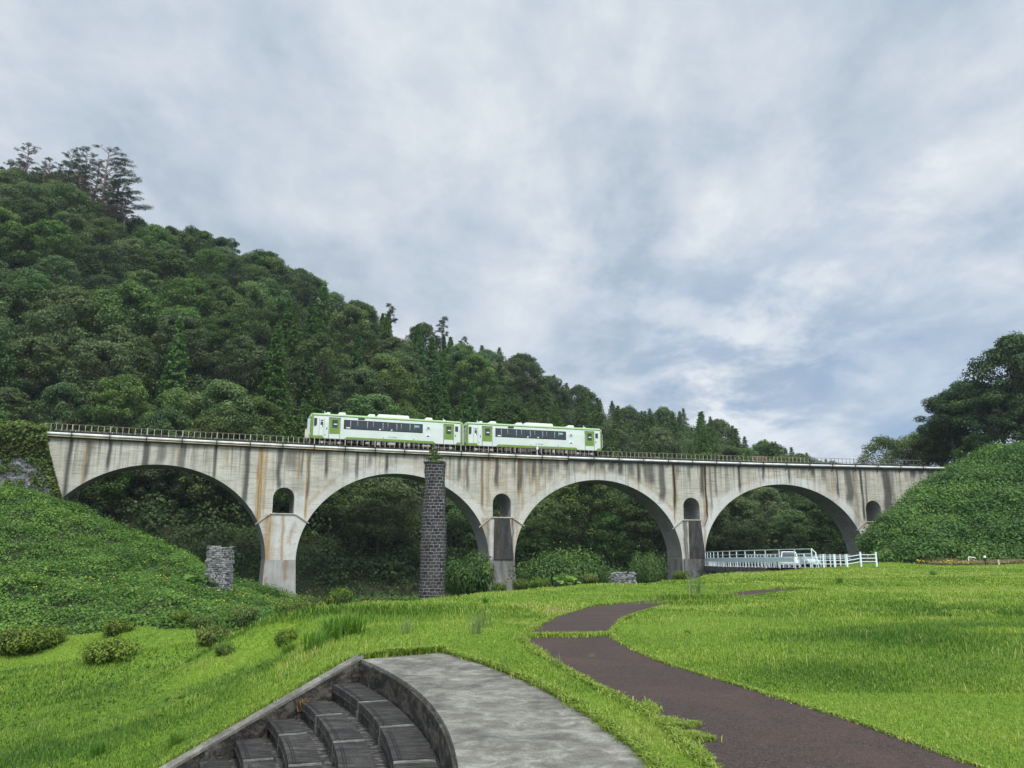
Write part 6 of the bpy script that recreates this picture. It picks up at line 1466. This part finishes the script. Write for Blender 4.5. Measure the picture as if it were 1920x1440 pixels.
# keep the 290 that show most: those whose crown is not behind the deck or out of frame
sel = [q for q in pts if -70 < q[3] < 1800]; sel = sel[:16] + sel[16:][::1]; sel = sorted(sel, key=lambda q: (q[5] < .999, abs(q[5] - .55) > .5, R_.random()))[:297]
MARKS = [(60, "the ivy-clad abutment"), (175, "the tall pines' foot"), (290, "the crown of the first arch"), (400, "the first arch's far haunch"), (500, "the first pier"), (590, "the front railcar's exposed end"), (700, "the front railcar's window band"), (800, "the stone pier's sapling"), (870, "the coupling between the railcars"), (960, "the rear railcar's window band"),
         (1060, "the rear railcar's lettering"), (1140, "the rear railcar's tail end"), (1230, "the third arch's far haunch"), (1300, "the third pier"), (1400, "the timber frame on the railing"), (1480, "the fourth arch's far haunch"), (1570, "the white parapet's tall end"), (1650, "the fourth pier"), (1760, "the end of the viaduct railing")]
ORD = ["lowest", "second", "third", "fourth", "fifth", "sixth", "seventh", "eighth", "ninth", "tenth", "eleventh", "twelfth", "thirteenth", "fourteenth", "fifteenth", "sixteenth", "seventeenth", "eighteenth", "nineteenth", "twentieth", "topmost"] + ["%dth" % i for i in range(22, 40)]
_rx = [q[0] for q in RIDGE]; _ry = [q[1] for q in RIDGE]
byc = {}
for q in sel:
    m_ = min(range(len(MARKS)), key=lambda i: abs(MARKS[i][0] - q[3])); px, py = q[3], q[4]
    r1 = R_.random()
    if 520 < px < 900 and py > 585: kind = "cedar" if r1 < .62 else "broad"
    elif px >= 880 and py < 900: kind = "larch" if r1 < (.8 if px > 980 else .45) else "broad"
    elif 200 < px < 560 and py > 520 and r1 < .22: kind = "cedar"
    else: kind = "broad"
    byc.setdefault((m_, kind), []).append((q, kind))
KN = {"broad": ("round-crowned broadleaf", PB), "cedar": ("pointed bright cedar", PCd), "larch": ("feathery conical larch", PLr)}
for (m_, kind), L in byc.items():
    L.sort(key=lambda e: -e[0][4]); pn, pool = KN[kind]
    for i, (q, _) in enumerate(L):
        pr_ = pool[int(R_.integers(len(pool)))]; s = .82 + .34 * R_.random() - .06 * (q[5] < .15)
        if q[5] >= .999: s = .78 + .26 * R_.random()
        if kind == "broad" and q[6] > .28: s *= .85
        if kind != "broad": s *= .95 + (.1 if m_ < 9 else 0)
        sz = s * (.9 + .25 * R_.random()); bz = q[2] - .4; tx, ty = proj(q[0], q[1], bz + pr_.h * sz); lim = np.interp(tx, _rx, _ry) - 6 + 5 * R_.random()
        if q[5] >= .999: bz += (ty - lim) / F * q[1]
        elif ty < lim + 8: bz -= (lim + 8 - ty) / F * q[1] * .9
        pr_.place((q[0], q[1], bz), s, float(R_.random() * 6.28), "%s, %s up the slope above %s" % (pn, ORD[i], MARKS[m_][1]), "%s trees of the hillside forest" % kind, "tree", sz)
# edge-of-forest trees visible low through the arches
for i, (px, Y_, hz, s, lab) in enumerate([(640, 119, 0, .85, "dark broadleaf at the valley edge seen through the second arch near the first pier"), (720, 122, 0, .9, "dark broadleaf seen through the middle of the second arch"), (860, 124, 0, .8, "broadleaf seen beside the stone pier through the second arch"),
                                      (1010, 125, 0, .75, "broadleaf seen through the third arch near the second pier"), (1130, 128, 0, .85, "broadleaf seen through the middle of the third arch"), (1215, 130, 0, .8, "broadleaf seen through the third arch near the third pier"),
                                      (1370, 132, 0, .75, "broadleaf seen through the fourth arch above the white parapet"), (1470, 136, 0, .8, "broadleaf seen through the fourth arch above the white hatchback"), (1560, 138, 0, .75, "broadleaf seen through the fourth arch by its far haunch"),
                                      (300, 112, 0, .8, "dark broadleaf in the shade of the first arch"), (400, 113, 0, .8, "dark broadleaf in the first arch above the pale rubble stub"), (200, 108, 0, .8, "dark broadleaf in the first arch next to the abutment")]):
    a = (px - 960) / 1500 / .985; x = a * Y_; PB[i % 7].place((x, Y_, float(max(hill_z(x, Y_), valley_z(x, Y_))) - 1.2), s, None, lab, "broadleaf trees seen through the arches")
# pines on the shoulder of the hill
PN1 = Proto("pine_tree", *pine_proto(20, 401, "pine", 44, 5.6, .6, .28, 0.0, 170), MT["pine_bark"], 20)
PN2 = Proto("pine_tree", *pine_proto(20, 402, "pine", 46, 9.5, .4, .16, .60, 130), MT["pine_bark"], 20)
PN3 = Proto("pine_tree", *pine_proto(18, 403, "brownpine", 50, 5.4, -.5, .2, 0.0, 140), MT["pine_bark"], 18)
PN4 = Proto("pine_tree", *pine_proto(9, 404, "pine", 18, 3.0, .8, .38, 0.1, 230), MT["pine_bark"], 9)
def at_top(pr_, px, py, Y_, s, rz, lab, grp="pines on the skyline"):
    p = aty(px, py, Y_); pr_.place((p[0], p[1], p[2] - pr_.h * s), s, rz, lab, grp)
at_top(PN3, 58, 272, 188, 1.0, 1.0, "half-dead brown pine standing highest at the corner of the hill")
at_top(PN1, 20, 300, 190, .9, 2.0, "pine cut by the frame's edge beyond the half-dead brown one")
at_top(PN1, 98, 300, 190, .8, 4.0, "short-topped pine between the brown pine and the grove")
at_top(PN1, 133, 282, 189, 1.0, .5, "green pine with a tufted top, first of the grove")
at_top(PN1, 168, 278, 190, 1.05, 3.0, "flat-topped pine in the middle of the grove")
at_top(PN2, 202, 280, 184, 1.12, 0.0, "large pine with long limbs reaching out over the slope")
at_top(PN3, 150, 330, 184, .95, 2.2, "reddish brown pine with a bare trunk below the flat-topped one")
at_top(PN3, 172, 350, 182, .8, 5.2, "browned pine at the foot of the large spreading pine")
at_top(PN3, 40, 335, 184, .8, .2, "rusty pine below the half-dead brown one")
at_top(PN1, 115, 312, 187, .8, 5.0, "dense pine filling the grove behind the tufted one")
at_top(PN1, 185, 300, 186, .9, 1.2, "pine squeezed between the flat-topped and the large spreading one")
at_top(PN3, 205, 335, 182, .8, 4.1, "browned pine low under the limbs of the large spreading pine")
at_top(PN1, 75, 318, 186, .8, 3.9, "green pine in the shadow of the half-dead brown one")
at_top(PN1, 8, 318, 187, .85, 4.4, "pine at the frame's edge, lower than its neighbour")
at_top(PN1, 150, 300, 188, .95, 2.6, "pine of the grove with its crown between two taller ones")
at_top(PN1, 226, 318, 185, .9, 5.5, "shorter pine standing outside the large spreading one")
at_top(PN3, 118, 335, 184, .9, 3.3, "browned pine in the heart of the grove with a pale trunk")
at_top(PN1, 240, 352, 184, .55, 1.9, "last small pine of the grove before the broadleaf slope")
at_top(PN3, 85, 308, 187, .8, 4.9, "brown pine behind the short-topped one")
at_top(PN1, 38, 306, 189, .85, 5.7, "green pine pressed against the half-dead brown one")
at_top(PN1, 62, 325, 185, .75, 2.7, "low green pine under the half-dead brown one's limbs")
at_top(PN1, 212, 345, 183, .75, .9, "low green pine beneath the large spreading one")
at_top(PN4, 735, 572, 210, 1.0, 3.3, "small wind-bent pine on the skyline above the front railcar")
at_top(PN4, 828, 596, 214, 1.15, .3, "umbrella-topped pine standing clear on the skyline above the stone pier")
at_top(PN4, 800, 616, 214, .8, 2.3, "smaller pine leaning against the umbrella-topped one")
at_top(PN4, 869, 632, 216, .75, .9, "slender pine just beyond the umbrella-topped one")
# big trees above the leafy bank
OK1 = Proto("oak_tree", *broad_proto(15, 6.2, 84, 501, 190, .33, "oak", .10, 1.25), MT["bark"], 15)
OK2 = Proto("oak_tree", *broad_proto(16, 4.9, 92, 502, 180, .31, "oak", .06, 1.5), MT["bark"], 15)
PA = Proto("pale_tree", *broad_proto(8, 4.6, 60, 503, 110, .28, "pale", .15, 1.3), MT["bark"], 8)
at_top(OK2, 1893, 645, 122, 1.28, .4, "tall dark tree rising highest above the leafy bank", "dark trees above the leafy bank")
at_top(OK1, 1945, 690, 124, 1.1, 2.4, "dark tree at the frame's edge beside the tallest one", "dark trees above the leafy bank")
at_top(OK1, 1815, 716, 126, .82, 1.4, "broad dark tree with sky gaps next to the tallest one", "dark trees above the leafy bank")
at_top(OK2, 1870, 740, 120, .85, 3.0, "dark tree filling the gap below the tallest one", "dark trees above the leafy bank")
at_top(OK1, 1775, 738, 128, .72, 5.1, "dark tree stepping down towards the viaduct from the broad gapped one", "dark trees above the leafy bank")
at_top(OK2, 1925, 760, 118, .8, 4.0, "dark tree low at the frame's edge over the bank", "dark trees above the leafy bank")
at_top(PB[5], 1830, 815, 122, .62, 2.0, "mid-green tree nestled right behind the crest of the leafy bank", "trees beyond the viaduct's end")
at_top(PB[1], 1735, 812, 138, .62, 2.9, "mid-green tree low beside the pale ones", "trees beyond the viaduct's end")
at_top(PB[2], 1758, 790, 136, .80, .2, "mid-green tree in front of the dark ones beyond the viaduct's end", "trees beyond the viaduct's end")
at_top(PB[4], 1790, 800, 132, .66, 1.2, "mid-green tree tucked under the broad dark one", "trees beyond the viaduct's end")
at_top(PA, 1660, 826, 140, 1.05, .7, "pale airy tree spreading just above the far railing", "pale trees beyond the viaduct's end")
at_top(PA, 1715, 820, 138, 1.0, 2.7, "pale tree beside the airy one, closer to the bank", "pale trees beyond the viaduct's end")

# ================================================================== HAZE: the moist air of the valley
mb = MB(); mb.box2((-3150, -3150, -8), (3150, 3150, 140)); hz = mb.build("haze", bpy.data.materials.new("haze_air"))
hm = hz.data.materials[0]; hm.use_nodes = True; ht = hm.node_tree; ht.nodes.clear()
hv = N(ht, "ShaderNodeVolumePrincipled"); hv.inputs["Density"].default_value = HAZE; hv.inputs["Color"].default_value = (.80, .88, 1.0, 1); hv.inputs["Anisotropy"].default_value = .2
ho = N(ht, "ShaderNodeOutputMaterial"); Lk(ht, hv.outputs[0], ho.inputs["Volume"]); tag(hz, "thin pale haze in the valley air", None, None, "stuff")
